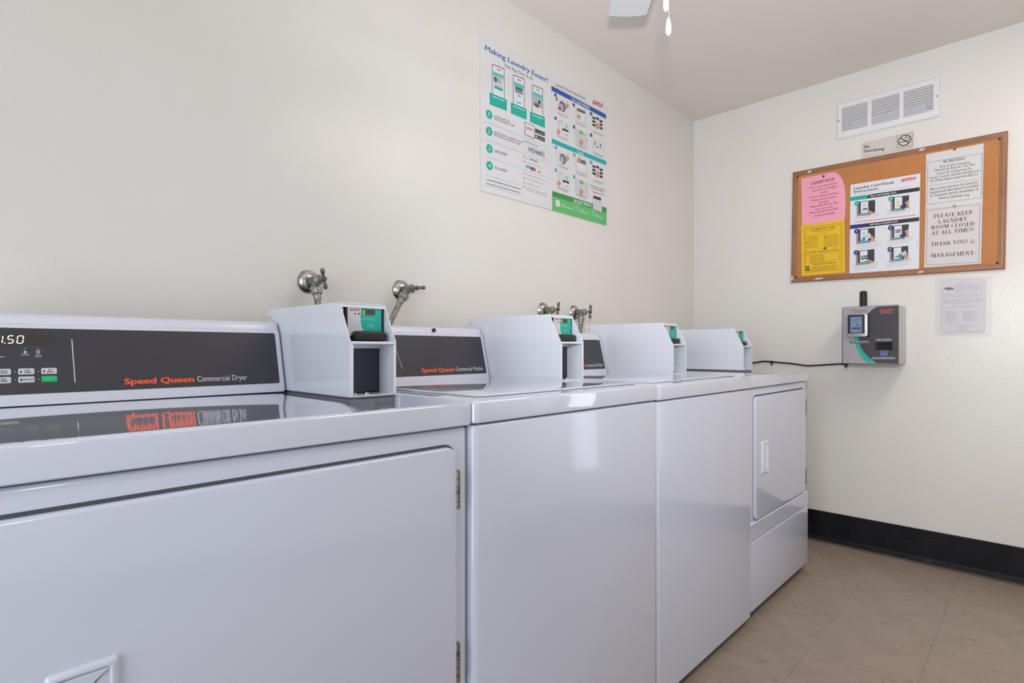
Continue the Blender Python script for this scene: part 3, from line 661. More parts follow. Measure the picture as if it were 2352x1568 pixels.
('T','white','2',(0.0268,-0.0876),(0.0322,-0.0873),0.01,'b'),
('P','grey',[(-0.1177,-0.1807),(-0.1049,-0.1807),(-0.1049,-0.2544),(-0.1177,-0.2547)]),
('P','charcoal',[(-0.1087,-0.1807),(-0.0375,-0.1804),(-0.0375,-0.2421),(-0.1087,-0.2434)]),
('P','grey',[(-0.1087,-0.2427),(-0.0545,-0.2417),(-0.0545,-0.2534),(-0.1087,-0.2545)]),
('P','white',[(-0.1001,-0.1836),(-0.067,-0.1835),(-0.067,-0.2408),(-0.1001,-0.2414)]),
('P','tealb',[(-0.0953,-0.2454),(-0.0764,-0.245),(-0.0764,-0.2509),(-0.0953,-0.2513)]),
('P','green',[(-0.0969,-0.2082),(-0.0843,-0.2081),(-0.0843,-0.2155),(-0.0969,-0.2156)]),
('P','navyd',[(-0.0833,-0.2081),(-0.0639,-0.2079),(-0.0639,-0.2152),(-0.0833,-0.2154)]),
('P','navyd',[(-0.0969,-0.2193),(-0.0639,-0.2189),(-0.0639,-0.2262),(-0.0969,-0.2267)]),
('P','yellow',[(-0.0969,-0.2359),(-0.0843,-0.2356),(-0.0843,-0.24),(-0.0969,-0.2403)]),
('P','green',[(-0.0802,-0.2356),(-0.067,-0.2354),(-0.067,-0.2397),(-0.0802,-0.24)]),
('P','skin',[(-0.0733,-0.2265),(-0.0676,-0.2264),(-0.0499,-0.2382),(-0.039,-0.2485),(-0.0545,-0.2486)]),
('D','navyd',(-0.117,-0.1882),0.0108,0.0126),
('T','white','3',(-0.1203,-0.193),(-0.1145,-0.1926),0.0104,'b'),
('P','grey',[(0.0271,-0.1826),(0.039,-0.1825),(0.039,-0.2537),(0.0271,-0.2539)]),
('P','charcoal',[(0.0354,-0.1825),(0.1017,-0.1823),(0.1017,-0.2418),(0.0354,-0.2431)]),
('P','grey',[(0.0354,-0.2424),(0.0859,-0.2414),(0.0859,-0.2526),(0.0354,-0.2538)]),
('P','white',[(0.0434,-0.1853),(0.0743,-0.1852),(0.0743,-0.2406),(0.0434,-0.2411)]),
('P','tealb',[(0.0479,-0.245),(0.0655,-0.2446),(0.0655,-0.2503),(0.0479,-0.2506)]),
('P','red',[(0.0494,-0.2268),(0.0626,-0.2266),(0.0626,-0.2326),(0.0494,-0.2329)]),
('P','cyan',[(0.0597,-0.2257),(0.0714,-0.2112),(0.0772,-0.2418),(0.064,-0.2456)]),
('P','pale',[(0.0728,-0.2149),(0.0917,-0.2031),(0.0989,-0.2268),(0.0815,-0.2318)]),
('P','skin',[(0.0815,-0.2247),(0.0902,-0.2187),(0.1017,-0.2341),(0.1017,-0.2516),(0.0888,-0.2431)]),
('D','navyd',(0.0277,-0.1898),0.0101,0.0121),
('T','white','4',(0.0247,-0.1944),(0.0301,-0.194),0.01,'b'),
('G','greyl',(-0.1248,0.0),(-0.0121,-0.0027),0.003),
('G','greyl',(-0.1215,-0.0124),(-0.0188,-0.0131),0.003),
('G','greyl',(0.0106,-0.0013),(0.116,-0.0039),0.0028),
('G','greyl',(0.0136,-0.0132),(0.1098,-0.0139),0.0029),
('G','greyl',(-0.1183,-0.1454),(-0.006,-0.1441),0.003),
('G','greyl',(-0.1151,-0.1577),(-0.0127,-0.1548),0.003),
('G','greyl',(-0.1119,-0.1699),(-0.0194,-0.1654),0.003),
('G','greyl',(0.0151,-0.1452),(0.1203,-0.144),0.0029),
('G','greyl',(0.0181,-0.1571),(0.114,-0.1542),0.0028),
('G','greyl',(0.0211,-0.1689),(0.1078,-0.1646),0.0029),
('G','greyl',(-0.1312,-0.2533),(-0.0182,-0.249),0.003),
('G','greyl',(-0.128,-0.2655),(-0.0249,-0.2598),0.003),
('G','greyl',(-0.1248,-0.2777),(-0.0316,-0.2707),0.003),
('G','greyl',(0.0091,-0.252),(0.1146,-0.2478),0.0028),
('G','greyl',(0.0121,-0.2638),(0.1083,-0.2583),0.0028),
('G','greyl',(0.0151,-0.2755),(0.102,-0.2688),0.0029),
('G','greyl',(0.1378,-0.1829),(0.139,-0.183),0.0693)],
'pink':[('P','pink',[(-0.3771,0.2472),(-0.2305,0.2479),(-0.2102,0.2434),(-0.1935,0.2264),(-0.1786,0.1987),(-0.1687,0.161),(-0.1654,0.1117),(-0.1644,0.0591),(-0.1697,-0.0206),(-0.3731,-0.0102)]),
('T','inkp','LAUNDRY ROOM',(-0.3269,0.2013),(-0.2169,0.2028),0.0148,'b'),
('T','inkp','•We are not responsible for',(-0.3375,0.1809),(-0.2002,0.1826),0.0101,''),
('T','inkp','lost,stolen or damaged',(-0.3222,0.1638),(-0.2062,0.1649),0.0101,''),
('T','inkp','articles.',(-0.2826,0.1459),(-0.2458,0.1471),0.01,''),
('T','inkp','•Do not overload machines.',(-0.3372,0.1301),(-0.1985,0.1302),0.0101,''),
('T','inkp','•Please remove clothes',(-0.3258,0.1116),(-0.2082,0.1124),0.0101,''),
('T','inkp','promptly.',(-0.2889,0.0943),(-0.2413,0.0966),0.01,''),
('T','inkp','•Please clean lint tray after',(-0.3354,0.0791),(-0.1985,0.0803),0.0101,''),
('T','inkp','each dryer cycle',(-0.3057,0.0606),(-0.2237,0.063),0.0101,''),
('T','inkp','•Please do not touch other',(-0.3347,0.0462),(-0.1985,0.0479),0.0101,''),
('T','inkp',"people's belongings.",(-0.3134,0.027),(-0.2129,0.0292),0.0101,'')],
'yellow':[('P','gold',[(-0.3778,-0.0079),(-0.1697,-0.0093),(-0.167,-0.2851),(-0.3749,-0.2854)]),
('T','inky','GLENBROOK NEWS',(-0.3311,-0.0464),(-0.2085,-0.048),0.0117,'s'),
('L','inky',0.0012,[(-0.3605,-0.0232),(-0.1816,-0.0262),(-0.1802,-0.2688),(-0.359,-0.2673),(-0.3605,-0.0232)]),
('L','inky',0.0008,[(-0.354,-0.032),(-0.1862,-0.0341),(-0.1902,-0.264),(-0.354,-0.2615),(-0.354,-0.032)]),
('G','inky',(-0.3169,-0.0523),(-0.2153,-0.056),0.0028),
('G','inky',(-0.2924,-0.0653),(-0.2509,-0.0667),0.0023),
('G','inky',(-0.3508,-0.0716),(-0.2969,-0.0739),0.002),
('G','inky',(-0.3508,-0.0775),(-0.2936,-0.0801),0.0019),
('G','inky',(-0.3508,-0.0833),(-0.2955,-0.0857),0.002),
('G','inky',(-0.3508,-0.0892),(-0.293,-0.0918),0.002),
('G','inky',(-0.3508,-0.0951),(-0.2928,-0.0976),0.0019),
('G','inky',(-0.3508,-0.101),(-0.2987,-0.1026),0.0019),
('G','inky',(-0.3508,-0.1068),(-0.2992,-0.1083),0.002),
('G','inky',(-0.3508,-0.1127),(-0.2906,-0.1153),0.002),
('G','inky',(-0.3508,-0.1186),(-0.2966,-0.1203),0.0019),
('G','inky',(-0.3508,-0.1244),(-0.2969,-0.126),0.002),
('G','inky',(-0.3508,-0.1303),(-0.2889,-0.1329),0.002),
('G','inky',(-0.3508,-0.1362),(-0.2944,-0.1379),0.0019),
('G','inky',(-0.2646,-0.0793),(-0.1937,-0.0812),0.0019),
('G','inky',(-0.2646,-0.085),(-0.1979,-0.0862),0.0019),
('G','inky',(-0.2646,-0.0908),(-0.196,-0.0921),0.0019),
('G','inky',(-0.2646,-0.0965),(-0.2018,-0.097),0.002),
('G','inky',(-0.2646,-0.1023),(-0.1961,-0.1035),0.0019),
('G','inky',(-0.2646,-0.108),(-0.1934,-0.1095),0.002),
('G','inky',(-0.2646,-0.1138),(-0.1974,-0.1146),0.0019),
('G','inky',(-0.2646,-0.1195),(-0.1949,-0.1206),0.002),
('G','inky',(-0.2646,-0.1253),(-0.1957,-0.1261),0.0019),
('G','inky',(-0.2646,-0.131),(-0.2028,-0.1309),0.002),
('G','inky',(-0.2646,-0.1368),(-0.1947,-0.1376),0.0019),
('G','inky',(-0.2646,-0.1426),(-0.1966,-0.143),0.0019),
('P','inky',[(-0.2629,-0.0899),(-0.2595,-0.0838),(-0.256,-0.0897),(-0.256,-0.0928)]),
('P','inky',[(-0.3561,-0.1069),(-0.3439,-0.1062),(-0.3439,-0.1093),(-0.3561,-0.11)]),
('P','inky',[(-0.2674,-0.143),(-0.2543,-0.1427),(-0.2543,-0.1534),(-0.2674,-0.1533)]),
('T','inky','UPCOMING COMMUNITY EVENTS',(-0.354,-0.1659),(-0.1918,-0.1696),0.0102,'s'),
('L','inky',0.0008,[(-0.354,-0.173),(-0.1918,-0.1753),(-0.1918,-0.2148),(-0.2715,-0.2135)]),
('G','inky',(-0.349,-0.1775),(-0.2655,-0.1812),0.0019),
('G','inky',(-0.3347,-0.1842),(-0.2678,-0.1859),0.002),
('G','inky',(-0.3347,-0.1893),(-0.2606,-0.1917),0.0019),
('G','inky',(-0.3347,-0.1944),(-0.264,-0.1963),0.0019),
('G','inky',(-0.3347,-0.1994),(-0.2619,-0.2015),0.002),
('G','inky',(-0.3347,-0.2045),(-0.2605,-0.2067),0.002),
('G','inky',(-0.3347,-0.2096),(-0.2619,-0.2115),0.0019),
('G','inky',(-0.3347,-0.2146),(-0.2601,-0.2167),0.002),
('G','inky',(-0.3347,-0.2197),(-0.2647,-0.2212),0.002),
('T','inky','MOVIE TICKET DRAWING!',(-0.3176,-0.234),(-0.2075,-0.2327),0.0093,'s'),
('G','inky',(-0.3293,-0.2413),(-0.1968,-0.2414),0.002),
('G','inky',(-0.3293,-0.2464),(-0.2002,-0.246),0.0019),
('G','inky',(-0.3293,-0.2514),(-0.2035,-0.2506),0.002),
('G','inky',(-0.3293,-0.2565),(-0.2069,-0.2551),0.002),
('G','inky',(-0.3293,-0.2616),(-0.2102,-0.2597),0.0019),
('P','inky',[(-0.3579,-0.2344),(-0.3354,-0.2345),(-0.3354,-0.2384),(-0.3579,-0.2384)]),
('P','inky',[(-0.3561,-0.2511),(-0.3347,-0.2509),(-0.3347,-0.2595),(-0.3561,-0.2574)]),
('P','inky',[(-0.3533,-0.2357),(-0.3497,-0.2361),(-0.3497,-0.2556),(-0.3533,-0.2553)]),
('P','inky',[(-0.3411,-0.237),(-0.3375,-0.2373),(-0.3375,-0.2569),(-0.3411,-0.2565)]),
('P','inky',[(-0.3508,-0.243),(-0.3389,-0.2434),(-0.3389,-0.2473),(-0.3508,-0.2469)])],
'warn':[('P','paper2',[(0.1715,0.2441),(0.3804,0.2419),(0.3761,-0.0351),(0.1692,-0.011)]),
('L','greyd',0.0014,[(0.178,0.2037),(0.3743,0.1986),(0.3712,-0.0002),(0.1756,0.0047),(0.178,0.2037)]),
('L','greyd',0.0011,[(0.1807,0.092),(0.3682,0.0866)]),
('T','ink','WARNING',(0.2358,0.1867),(0.3173,0.1851),0.0125,'s'),
('T','ink','This Area Contains',(0.2216,0.1675),(0.3311,0.1643),0.0113,'s'),
('T','ink','Chemicals Known To The',(0.2009,0.1546),(0.3506,0.1501),0.0113,'s'),
('T','ink','State Of California To',(0.211,0.1377),(0.3404,0.1338),0.0113,'s'),
('T','ink','Cause Cancer and Birth Defects',(0.1824,0.1225),(0.3669,0.1182),0.0113,'s'),
('T','ink','Or Other Reproductive Harm.',(0.1875,0.107),(0.362,0.104),0.0114,'s'),
('T','ink','More Information On Specific',(0.1868,0.0693),(0.3608,0.0673),0.0113,'s'),
('T','ink','Exposures Has Been Provided',(0.1858,0.0534),(0.362,0.0518),0.0114,'s'),
('T','ink','To Tenants And Is Available At',(0.1848,0.0368),(0.3639,0.0354),0.0114,'s'),
('T','ink','www.prop65apt.org',(0.2193,0.021),(0.3298,0.0171),0.0112,'s')],
'keep':[('P','paper3',[(0.1692,-0.0123),(0.3761,-0.0191),(0.3712,-0.2979),(0.1637,-0.2954)]),
('L','greyd',0.0014,[(0.1756,-0.0232),(0.3676,-0.0287),(0.3636,-0.2898),(0.1722,-0.2836),(0.1756,-0.0232)]),
('T','ink','PLEASE KEEP',(0.2009,-0.0654),(0.3413,-0.0692),0.0176,'s'),
('T','ink','LAUNDRY',(0.2176,-0.0932),(0.3242,-0.0955),0.0175,'s'),
('T','ink','ROOM CLOSED',(0.1919,-0.1165),(0.3491,-0.1221),0.0177,'s'),
('T','ink','AT ALL TIMES!',(0.1915,-0.1446),(0.3476,-0.1469),0.0176,'s'),
('T','ink','THANK YOU!',(0.1892,-0.1957),(0.3242,-0.1994),0.0177,'s'),
('T','ink','-MANAGEMENT-',(0.1834,-0.2489),(0.3537,-0.2545),0.0177,'s'),
('O','ink',(0.341,-0.1928),0.0081,0.0012),
('D','ink',(0.3382,-0.19),0.001,0.0012),
('D','ink',(0.3441,-0.1896),0.001,0.0012),
('L','ink',0.001,[(0.3367,-0.1946),(0.3389,-0.1978),(0.342,-0.199),(0.3454,-0.197),(0.3466,-0.1948)])],
'notice':[('P','film',[(0.2055,-0.3424),(0.407,-0.3527),(0.4085,-0.6273),(0.2038,-0.6219)]),
('P','paperv',[(0.2285,-0.3591),(0.3862,-0.3658),(0.3828,-0.6088),(0.2264,-0.6066)]),
('L','greyv',0.0008,[(0.2305,-0.3822),(0.2354,-0.368),(0.2502,-0.3599),(0.2907,-0.3608),(0.3691,-0.3663),(0.3828,-0.3745),(0.3851,-0.3927),(0.3836,-0.5868),(0.3782,-0.6027),(0.3614,-0.6064),(0.2453,-0.6035),(0.2305,-0.5911),(0.2285,-0.568),(0.2305,-0.3822)]),
('G','greyv',(0.2754,-0.3801),(0.3737,-0.3866),0.0018),
('G','greyv',(0.2754,-0.3842),(0.3729,-0.3905),0.0019),
('G','greyv',(0.2754,-0.3896),(0.3798,-0.3963),0.0018),
('G','greyv',(0.2754,-0.3951),(0.3752,-0.4014),0.0019),
('G','greyv',(0.2754,-0.3995),(0.3729,-0.4054),0.0018),
('G','greyv',(0.2754,-0.404),(0.3714,-0.4097),0.0019),
('G','greyv',(0.2754,-0.4086),(0.3775,-0.4146),0.0018),
('G','greyv',(0.2754,-0.4127),(0.3767,-0.4185),0.0018),
('G','greyv',(0.2754,-0.4164),(0.3114,-0.4174),0.0019),
('G','greyv',(0.233,-0.4231),(0.3752,-0.4315),0.0019),
('G','greyv',(0.233,-0.4273),(0.3729,-0.4353),0.0019),
('G','greyv',(0.233,-0.4321),(0.3782,-0.4403),0.0019),
('G','greyv',(0.233,-0.4367),(0.3675,-0.444),0.0019),
('G','greyv',(0.233,-0.4471),(0.3767,-0.4546),0.0019),
('G','greyv',(0.233,-0.4517),(0.3775,-0.4591),0.0019),
('G','greyv',(0.233,-0.4559),(0.3737,-0.4629),0.0019),
('G','greyv',(0.233,-0.4601),(0.3767,-0.4671),0.0018),
('G','greyv',(0.233,-0.4642),(0.366,-0.4705),0.0019),
('G','greyv',(0.233,-0.468),(0.3272,-0.4718),0.0019),
('G','greyv',(0.2682,-0.4787),(0.3506,-0.4817),0.0019),
('G','greyv',(0.2779,-0.4838),(0.3381,-0.4854),0.0018),
('G','greyv',(0.233,-0.4868),(0.3775,-0.4928),0.0019),
('G','greyv',(0.233,-0.4914),(0.26,-0.4911),0.0018),
('G','greyv',(0.2437,-0.5722),(0.3629,-0.5742),0.0019),
('G','greyv',(0.2762,-0.5802),(0.3303,-0.5801),0.0019),
('G','greyv',(0.2971,-0.5845),(0.3098,-0.5832),0.0018),
('G','greyv',(0.2875,-0.5879),(0.3193,-0.5871),0.0019),
('G','greyv',(0.2811,-0.5944),(0.3248,-0.5938),0.0018),
('G','greyv',(0.2875,-0.5995),(0.3177,-0.5985),0.0018),
('G','greyv',(0.2424,-0.5043),(0.273,-0.5054),0.0019),
('G','greyv',(0.2424,-0.5087),(0.2816,-0.5101),0.0019),
('G','greyv',(0.2424,-0.5131),(0.2901,-0.5149),0.0019),
('G','greyv',(0.2424,-0.5175),(0.2809,-0.5188),0.0018),
('G','greyv',(0.2424,-0.5218),(0.2894,-0.5235),0.0019),
('G','greyv',(0.2424,-0.5262),(0.2803,-0.5274),0.0019),
('G','greyv',(0.2424,-0.5306),(0.2888,-0.5321),0.0018),
('G','greyv',(0.2424,-0.5349),(0.2796,-0.536),0.0019),
('G','greyv',(0.2424,-0.5393),(0.2882,-0.5407),0.0019),
('G','greyv',(0.2424,-0.5437),(0.279,-0.5446),0.0019),
('G','greyv',(0.2424,-0.5481),(0.2875,-0.5493),0.0018),
('G','greyv',(0.2424,-0.5524),(0.2783,-0.5533),0.0019),
('G','greyv',(0.2424,-0.5568),(0.2869,-0.5579),0.0019),
('G','greyv',(0.3063,-0.5074),(0.3444,-0.5089),0.0019),
('G','greyv',(0.3063,-0.5115),(0.3548,-0.5134),0.0019),
('G','greyv',(0.3063,-0.5156),(0.345,-0.517),0.0018),
('G','greyv',(0.3063,-0.5197),(0.3554,-0.5215),0.0018),
('G','greyv',(0.3063,-0.5238),(0.3456,-0.5251),0.0018),
('G','greyv',(0.3063,-0.5279),(0.356,-0.5296),0.0018),
('G','greyv',(0.3063,-0.532),(0.3462,-0.5332),0.0018),
('G','greyv',(0.3063,-0.5361),(0.3566,-0.5377),0.0018),
('G','greyv',(0.3063,-0.5402),(0.3469,-0.5413),0.0018),
('G','greyv',(0.3063,-0.5442),(0.3572,-0.5458),0.0019),
('G','greyv',(0.3063,-0.5483),(0.3475,-0.5495),0.0019),
('G','greyv',(0.3063,-0.5524),(0.3578,-0.5539),0.0019),
('P','inkv',[(0.2338,-0.3996),(0.2404,-0.3972),(0.2486,-0.3953),(0.2551,-0.3946),(0.2727,-0.398),(0.2727,-0.4063),(0.2568,-0.4076),(0.2486,-0.4066),(0.242,-0.4023)]),
('L','greyv',0.001,[(0.2445,-0.3823),(0.2486,-0.3962)]),
('L','greyv',0.001,[(0.263,-0.3817),(0.2584,-0.3969)]),
('L','greyv',0.001,[(0.2445,-0.4135),(0.2486,-0.4055)]),
('L','greyv',0.001,[(0.2608,-0.4158),(0.2584,-0.4062)])],
'nosmoke':[('P','sign',[(-0.0943,0.0694),(0.1222,0.0704),(0.1222,-0.0074),(-0.0931,-0.0037)]),
('T','ink','No',(-0.085,0.0387),(-0.059,0.0367),0.0153,'b'),
('T','ink','Smoking',(-0.0845,0.0184),(0.0032,0.0103),0.0135,'b')],
'kiosk':[('P','kgrey',[(-0.1348,0.2223),(0.0925,0.2215),(0.0934,-0.0533),(-0.1339,-0.0522)]),
('P','kdark',[(0.01,0.2178),(0.0925,0.2174),(0.0929,-0.0512),(0.0056,-0.0497),(-0.0322,-0.0207),(-0.0578,0.0239),(-0.068,0.0582),(-0.068,0.131),(-0.0523,0.1582),(-0.025,0.19),(-0.0087,0.2061)]),
('P','teal',[(-0.0856,0.0799),(-0.068,0.0796),(-0.0652,0.0453),(-0.056,0.0196),(-0.0413,-0.0038),(-0.0213,-0.0269),(0.0056,-0.0487),(-0.0322,-0.0483),(-0.0523,-0.0252),(-0.067,0.0025),(-0.0782,0.0282),(-0.0838,0.0519)]),
('T','red','WASH',(0.0162,0.1902),(0.0746,0.1916),0.0136,'w'),
('L','white',0.0008,[(0.0215,0.1847),(0.0356,0.1872),(0.072,0.1856)]),
('G','greyd',(-0.0988,0.2031),(-0.0322,0.2024),0.0047),
('G','greyd',(-0.0856,0.1956),(-0.0358,0.1958),0.0035),
('P','greyd',[(-0.1035,0.056),(-0.024,0.0566),(-0.0204,0.0481),(-0.024,0.0439),(-0.1035,0.0445)]),
('G','pale',(-0.095,0.0509),(-0.0295,0.0531),0.0047),
('T','white','CARD DISPENSER',(0.0038,0.0584),(0.066,0.0592),0.0057,'b'),
('G','greyl',(0.0065,0.0542),(0.0625,0.0547),0.0029),
('G','white',(-0.0105,-0.0236),(0.078,-0.0221),0.0038),
('G','white',(-0.0141,-0.0294),(0.0814,-0.0278),0.0033),
('P','greyl',[(0.0198,0.0091),(0.0504,0.0092),(0.0504,0.005),(0.0478,-0.0126),(0.0224,-0.0128)]),
('P','navyk',[(0.0215,0.0079),(0.0487,0.0079),(0.0461,-0.0112),(0.0242,-0.0114)]),
('P','bluek',[(0.0277,0.005),(0.0435,0.005),(0.0426,-0.0106),(0.0268,-0.0107)])],
'reader':[('P','rgrey',[(-0.095,0.1932),(-0.0115,0.1953),(-0.0102,0.1299),(-0.0943,0.1309)]),
('P','rteal',[(-0.0613,0.194),(-0.0115,0.1953),(-0.0102,0.1299),(-0.051,0.1314),(-0.0572,0.143),(-0.0617,0.1531),(-0.0635,0.1647),(-0.0637,0.1749),(-0.0627,0.1852)]),
('T','red','WASH',(-0.0903,0.1849),(-0.0654,0.1856),0.005,'w'),
('D','ink',(-0.0766,0.1794),0.002,0.002),
('D','ink',(-0.0678,0.1797),0.0019,0.0021),
('G','greyl',(-0.0879,0.1746),(-0.0771,0.1747),0.0006),
('G','greyl',(-0.0723,0.1749),(-0.0666,0.1749),0.0006),
('P','disp',[(-0.0592,0.1889),(-0.0274,0.1896),(-0.0281,0.178),(-0.0592,0.1773)]),
('T','aqual','TAP AND HOLD',(-0.0576,0.1704),(-0.0287,0.1705),0.0026,'b'),
('T','aqual','WASH CARD/PHONE',(-0.0621,0.1662),(-0.0227,0.1667),0.0026,'b'),
('L','aqual',0.0012,[(-0.0468,0.1558),(-0.0456,0.1543),(-0.0468,0.1528)]),
('L','aqual',0.0012,[(-0.0431,0.1577),(-0.0415,0.1545),(-0.0431,0.1511)]),
('L','aqual',0.0012,[(-0.0393,0.1601),(-0.0375,0.1546),(-0.0393,0.149)]),
('L','aqual',0.0012,[(-0.0359,0.1539),(-0.0317,0.1585),(-0.03,0.1601)]),
('L','aqual',0.0012,[(-0.0342,0.1547),(-0.03,0.1496)]),
('L','aqual',0.0008,[(-0.0231,0.182),(-0.0214,0.185),(-0.0197,0.1821),(-0.0162,0.183)]),
('D','ink',(-0.0199,0.173),0.0007,0.0006)],
'dryfascia':[('P','silver',[(0.1629,0.1051),(0.1646,0.1051),(0.1669,0.0191),(0.1652,0.0192)]),
('T','silver','COOL',(0.1095,0.0731),(0.1169,0.0734),0.0025,'b'),
('T','silver','DOWN',(0.109,0.0697),(0.1183,0.0698),0.0024,'b'),
('T','silver','DRYING',(0.0894,0.0732),(0.1006,0.0735),0.0023,'b'),
('P','silver',[(0.0934,0.0818),(0.0969,0.082),(0.0975,0.0775),(0.0931,0.0773)]),
('L','silver',0.0015,[(0.1113,0.0801),(0.1123,0.0822),(0.1149,0.0821),(0.1159,0.0801),(0.1149,0.0781),(0.1123,0.0781),(0.1113,0.0801)]),
('D','grey',(0.0948,0.0862),0.0014,0.0012),
('D','grey',(0.1133,0.0862),0.0015,0.0012),
('D','grey',(0.0806,0.0431),0.0012,0.0014),
('D','grey',(0.1128,0.0426),0.0014,0.0013),
('D','grey',(0.0807,0.0282),0.0013,0.0014),
('D','grey',(0.1133,0.0275),0.0014,0.0013),
('G','silver',(0.0609,0.0709),(0.0669,0.0711),0.0023)]}
DES['picto'] = ([(.0559,.0652),(.1170,.0643),(.1158,.0028),(.0559,.0050)], (.0862,.0346), .0268)
# ------------------------------------------------------------------ the room
X0, Y0, H = -4.75, -2.82, 2.44
def st(name, bm, m, parent=None, **k): o = obj(name, bm, m, parent, **k); o['kind'] = 'structure'; return o
st('wall_left', box(X0-.12, .12, 0, .12, 0, H), M['wall'])
WY0, WY1, WZ0, WZ1 = -2.70, -2.27, .39, 1.99
bm = bmesh.new(); add_box(bm, 0, .12, WY1, 0, 0, H); add_box(bm, 0, .12, Y0, WY0, 0, H); add_box(bm, 0, .12, WY0, WY1, 0, WZ0); add_box(bm, 0, .12, WY0, WY1, WZ1, H)
st('wall_back', bm, M['wall'])
bm = bmesh.new(); add_box(bm, -.004, .05, WY0, WY0+.025, WZ0, WZ1, .002); add_box(bm, -.004, .05, WY1-.025, WY1, WZ0, WZ1, .002); add_box(bm, -.004, .05, WY0+.025, WY1-.025, WZ0, WZ0+.025, .002); add_box(bm, -.004, .05, WY0+.025, WY1-.025, WZ1-.025, WZ1, .002)
w1 = st('window_1', bm, M['fanbody']); obj('pane', box(.034, .038, WY0+.02, WY1-.02, WZ0+.02, WZ1-.02), M['glass'], w1)
st('wall_right', box(X0-.12, .12, Y0-.12, Y0, 0, H), M['wall'])
bm = bmesh.new(); add_box(bm, X0-.12, X0, Y0, -1.90, 0, H); add_box(bm, X0-.12, X0, -1.00, 0, 0, H); add_box(bm, X0-.12, X0, -1.90, -1.00, 2.08, H)
st('wall_front', bm, M['wall'])
bm = bmesh.new(); add_box(bm, X0-.005, X0+.015, -1.96, -1.90, 0, 2.14, .003); add_box(bm, X0-.005, X0+.015, -1.00, -.94, 0, 2.14, .003); add_box(bm, X0-.005, X0+.015, -1.90, -1.00, 2.08, 2.14, .003)
st('trim_1', bm, M['fanbody'])
st('ceiling', box(X0-.12, .12, Y0-.12, .12, H, H+.1), M['ceil'])
fl = st('floor', box(X0-1.2, .12, Y0-.12, .12, -.1, -.0012), M['grout'])
P_ = .297; me = None
bmt = box(-P_/2+.00015, P_/2-.00015, -P_/2+.00035, P_/2-.00035, -.003, 0)
yl = [-1.003+P_*k for k in range(-5, 4)]; xl = [-.055-P_*k for k in range(0, 17)]
for xx in xl:
    for yy in yl:
        cx, cy = xx-P_/2, yy-P_/2
        if cy < Y0-.1 or cy > .02: continue
        if me is None: t_ = obj('floor_tile', bmt, M['tile'], fl); me = t_.data
        else: t_ = bpy.data.objects.new('floor_tile', me); COL.objects.link(t_); t_.parent = fl
        t_.location = (cx, cy, random.uniform(-.0002, .0002))
# cove base along the end wall, in two lengths with a seam
bb = bpy.data.objects.new('baseboard_back', None); COL.objects.link(bb); bb['kind'] = 'structure'
prof = [(-.0005, .0), (-.0005, .1525), (-.0035, .1535), (-.0055, .149), (-.0055, .022), (-.008, .012), (-.015, .005), (-.018, .0)]
for a, b in ((Y0+.001, -1.2489), (-1.2483, -.001)):
    bm = bmesh.new(); prism(bm, prof, a, b, 'y'); obj('base_strip', bm, M['vinyl_base'], bb)
bm = bmesh.new(); prism(bm, [(-x, z) for x, z in prof], 0, 1, 'y')
bl = st('baseboard_right', box(X0+.01, -.02, Y0+.0005, Y0+.0055, 0, .1525), M['vinyl_base']); bm.free()

